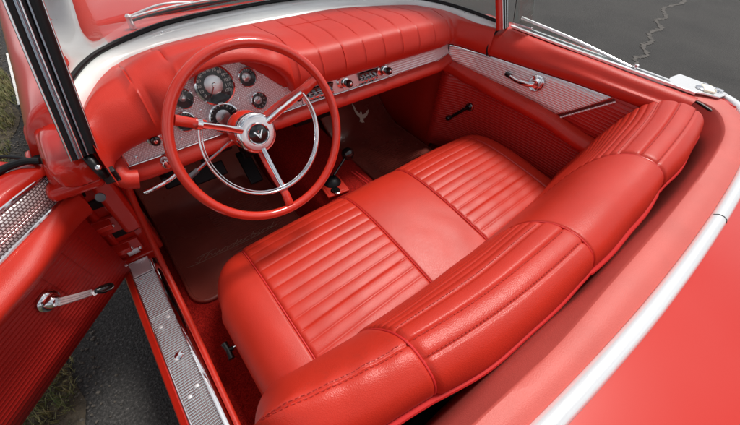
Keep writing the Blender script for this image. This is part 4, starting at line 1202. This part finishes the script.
# verge soil, grass and stones on the driver side
mb = MB(); rows = []
for i in range(121):
    y = -4+12*i/120; e = -1.23+.05*sin(y*3.1)+.03*sin(y*9+1)+.02*random.random()
    rows.append([(-9, y, .010), (-4, y, .012), (-2, y, .014+.01*random.random()), (e-.15, y, .012), (e, y, .0045)])
mb.grid(rows); tag(mb.build('verge_soil', 'soil', None, smooth=60), kind='structure')
mb = MB()
for k in range(26000):
    y = random.uniform(-.8, 4.2); e = -1.21+.05*sin(y*3.1)
    x = e-abs(random.gauss(0, .55))*random.random()**.3
    if random.random() < .25: x = e-random.random()*.3
    if noise_v(x*3, y*3) < .42 if 'noise_v' in globals() else False: continue
    cl = sin(x*9+y*5)*sin(y*11-x*4)
    if cl < -.35 and random.random() < .8: continue
    h_ = random.uniform(.012, .05)*(1+.4*cl); an = random.uniform(0, 2*pi); w_ = random.uniform(.0012, .0026)
    lx, ly = cos(an)*h_*random.uniform(.2, 1.1), sin(an)*h_*random.uniform(.2, 1.1)
    b = len(mb.v); px_, py_ = -sin(an)*w_, cos(an)*w_
    mb.v += [V((x-px_, y-py_, .008)), V((x+px_, y+py_, .008)), V((x+lx*.5+px_*.6, y+ly*.5+py_*.6, .008+h_*.7)), V((x+lx*.5-px_*.6, y+ly*.5-py_*.6, .008+h_*.7)), V((x+lx, y+ly, .008+h_))]
    mb.face((b, b+1, b+2, b+3)); mb.face((b+3, b+2, b+4))
grs = mb.build('grass', 'grass_green', None, smooth=0, fixn=False); tag(grs, kind='stuff')
mb = MB()
for k in range(1500):
    y = random.uniform(-.8, 4.0); x = -1.13+.05*sin(y*3.1)-abs(random.gauss(0, .09)) + (.05 if random.random() < .2 else 0)
    r_ = random.uniform(.002, .0055)
    mb.box((x, y, r_*.5+.004), (r_*2, r_*random.uniform(1, 2), r_), Matrix.Rotation(random.uniform(0, 3), 3, 'Z') @ Matrix.Rotation(random.uniform(-.5, .5), 3, 'X'), taper=.6)
tag(mb.build('verge_gravel', 'gravel_stone', None, smooth=0), kind='stuff')
mb = MB(); mb.grid([[(-1.16, y, .0165), (-1.125, y, .0165)] for y in frange(2.35, 3.3, 10)]); mb.grid([[(-1.125, y, .0165), (-1.125, y, .0)] for y in frange(2.35, 3.3, 10)])
tag(mb.build('painted_line', 'road_paint', None, smooth=0), kind='structure')

# ================================================================== light, camera, render
SUN_EL, SUN_AZ = 64, 86      # azimuth measured clockwise from +Y (forward)
w = bpy.data.worlds.new('World'); S.world = w; w.use_nodes = True; nt = w.node_tree
bg = nt.nodes['Background']; sky = nt.nodes.new('ShaderNodeTexSky'); sky.sky_type = 'NISHITA'; sky.sun_disc = False
sky.sun_elevation = radians(SUN_EL); sky.sun_rotation = radians(SUN_AZ); sky.dust_density = 3.; sky.air_density = 1.0
hs = nt.nodes.new('ShaderNodeHueSaturation'); hs.inputs['Saturation'].default_value = .45
nt.links.new(sky.outputs[0], hs.inputs['Color'])
tc = nt.nodes.new('ShaderNodeTexCoord'); mpw = nt.nodes.new('ShaderNodeMapping'); mpw.inputs['Scale'].default_value = (1, 1, 2.2)
nz = nt.nodes.new('ShaderNodeTexNoise'); nz.inputs['Scale'].default_value = 2.6; nz.inputs['Detail'].default_value = 7; nz.inputs['Roughness'].default_value = .58
nt.links.new(tc.outputs['Generated'], mpw.inputs[0]); nt.links.new(mpw.outputs[0], nz.inputs['Vector'])
cr_ = nt.nodes.new('ShaderNodeValToRGB'); cr_.color_ramp.elements[0].position = .44; cr_.color_ramp.elements[1].position = .66
nt.links.new(nz.outputs['Fac'], cr_.inputs[0])
cm = nt.nodes.new('ShaderNodeMix'); cm.data_type = 'RGBA'; nt.links.new(cr_.outputs[0], cm.inputs[0]); nt.links.new(hs.outputs[0], cm.inputs[6]); cm.inputs[7].default_value = (12.5, 12.6, 12.8, 1)
nt.links.new(cm.outputs[2], bg.inputs['Color']); bg.inputs['Strength'].default_value = .092
sl = bpy.data.lights.new('Sun', 'SUN'); sl.energy = 3.2; sl.angle = radians(15); sl.color = (1, .96, .9)
so = bpy.data.objects.new('Sun', sl); COL.objects.link(so)
sd = V((sin(radians(SUN_AZ))*cos(radians(SUN_EL)), cos(radians(SUN_AZ))*cos(radians(SUN_EL)), sin(radians(SUN_EL))))
so.rotation_euler = sd.to_track_quat('Z', 'Y').to_euler(); so.location = sd*20
cam = bpy.data.cameras.new('Camera'); co = bpy.data.objects.new('Camera', cam); COL.objects.link(co)
F_ = 323.2456; cam.sensor_width = 36; cam.lens = 36*F_/740; cam.clip_start = .02; cam.clip_end = 500
# orientation from the photograph's vanishing points of the car's forward and sideways directions
Yd = V((-52-370, 193+212.5, -F_)).normalized(); Xd = V((915-370, 97+212.5, -F_)).normalized(); Zd = Xd.cross(Yd).normalized(); Yd = Zd.cross(Xd).normalized()
M = Matrix((Xd, Yd, Zd))      # rows: world axes in camera coords -> world = M @ cam
co.matrix_world = Matrix.Translation(V((-.64, -.656, 1.323))) @ M.to_4x4()
S.camera = co
S.render.engine = 'CYCLES'; S.cycles.max_bounces = 8; S.cycles.transparent_max_bounces = 12
S.view_settings.view_transform = 'Standard'; S.view_settings.look = 'None'; S.view_settings.exposure = -.08; S.view_settings.gamma = 1
S.render.resolution_x = 1024; S.render.resolution_y = 588
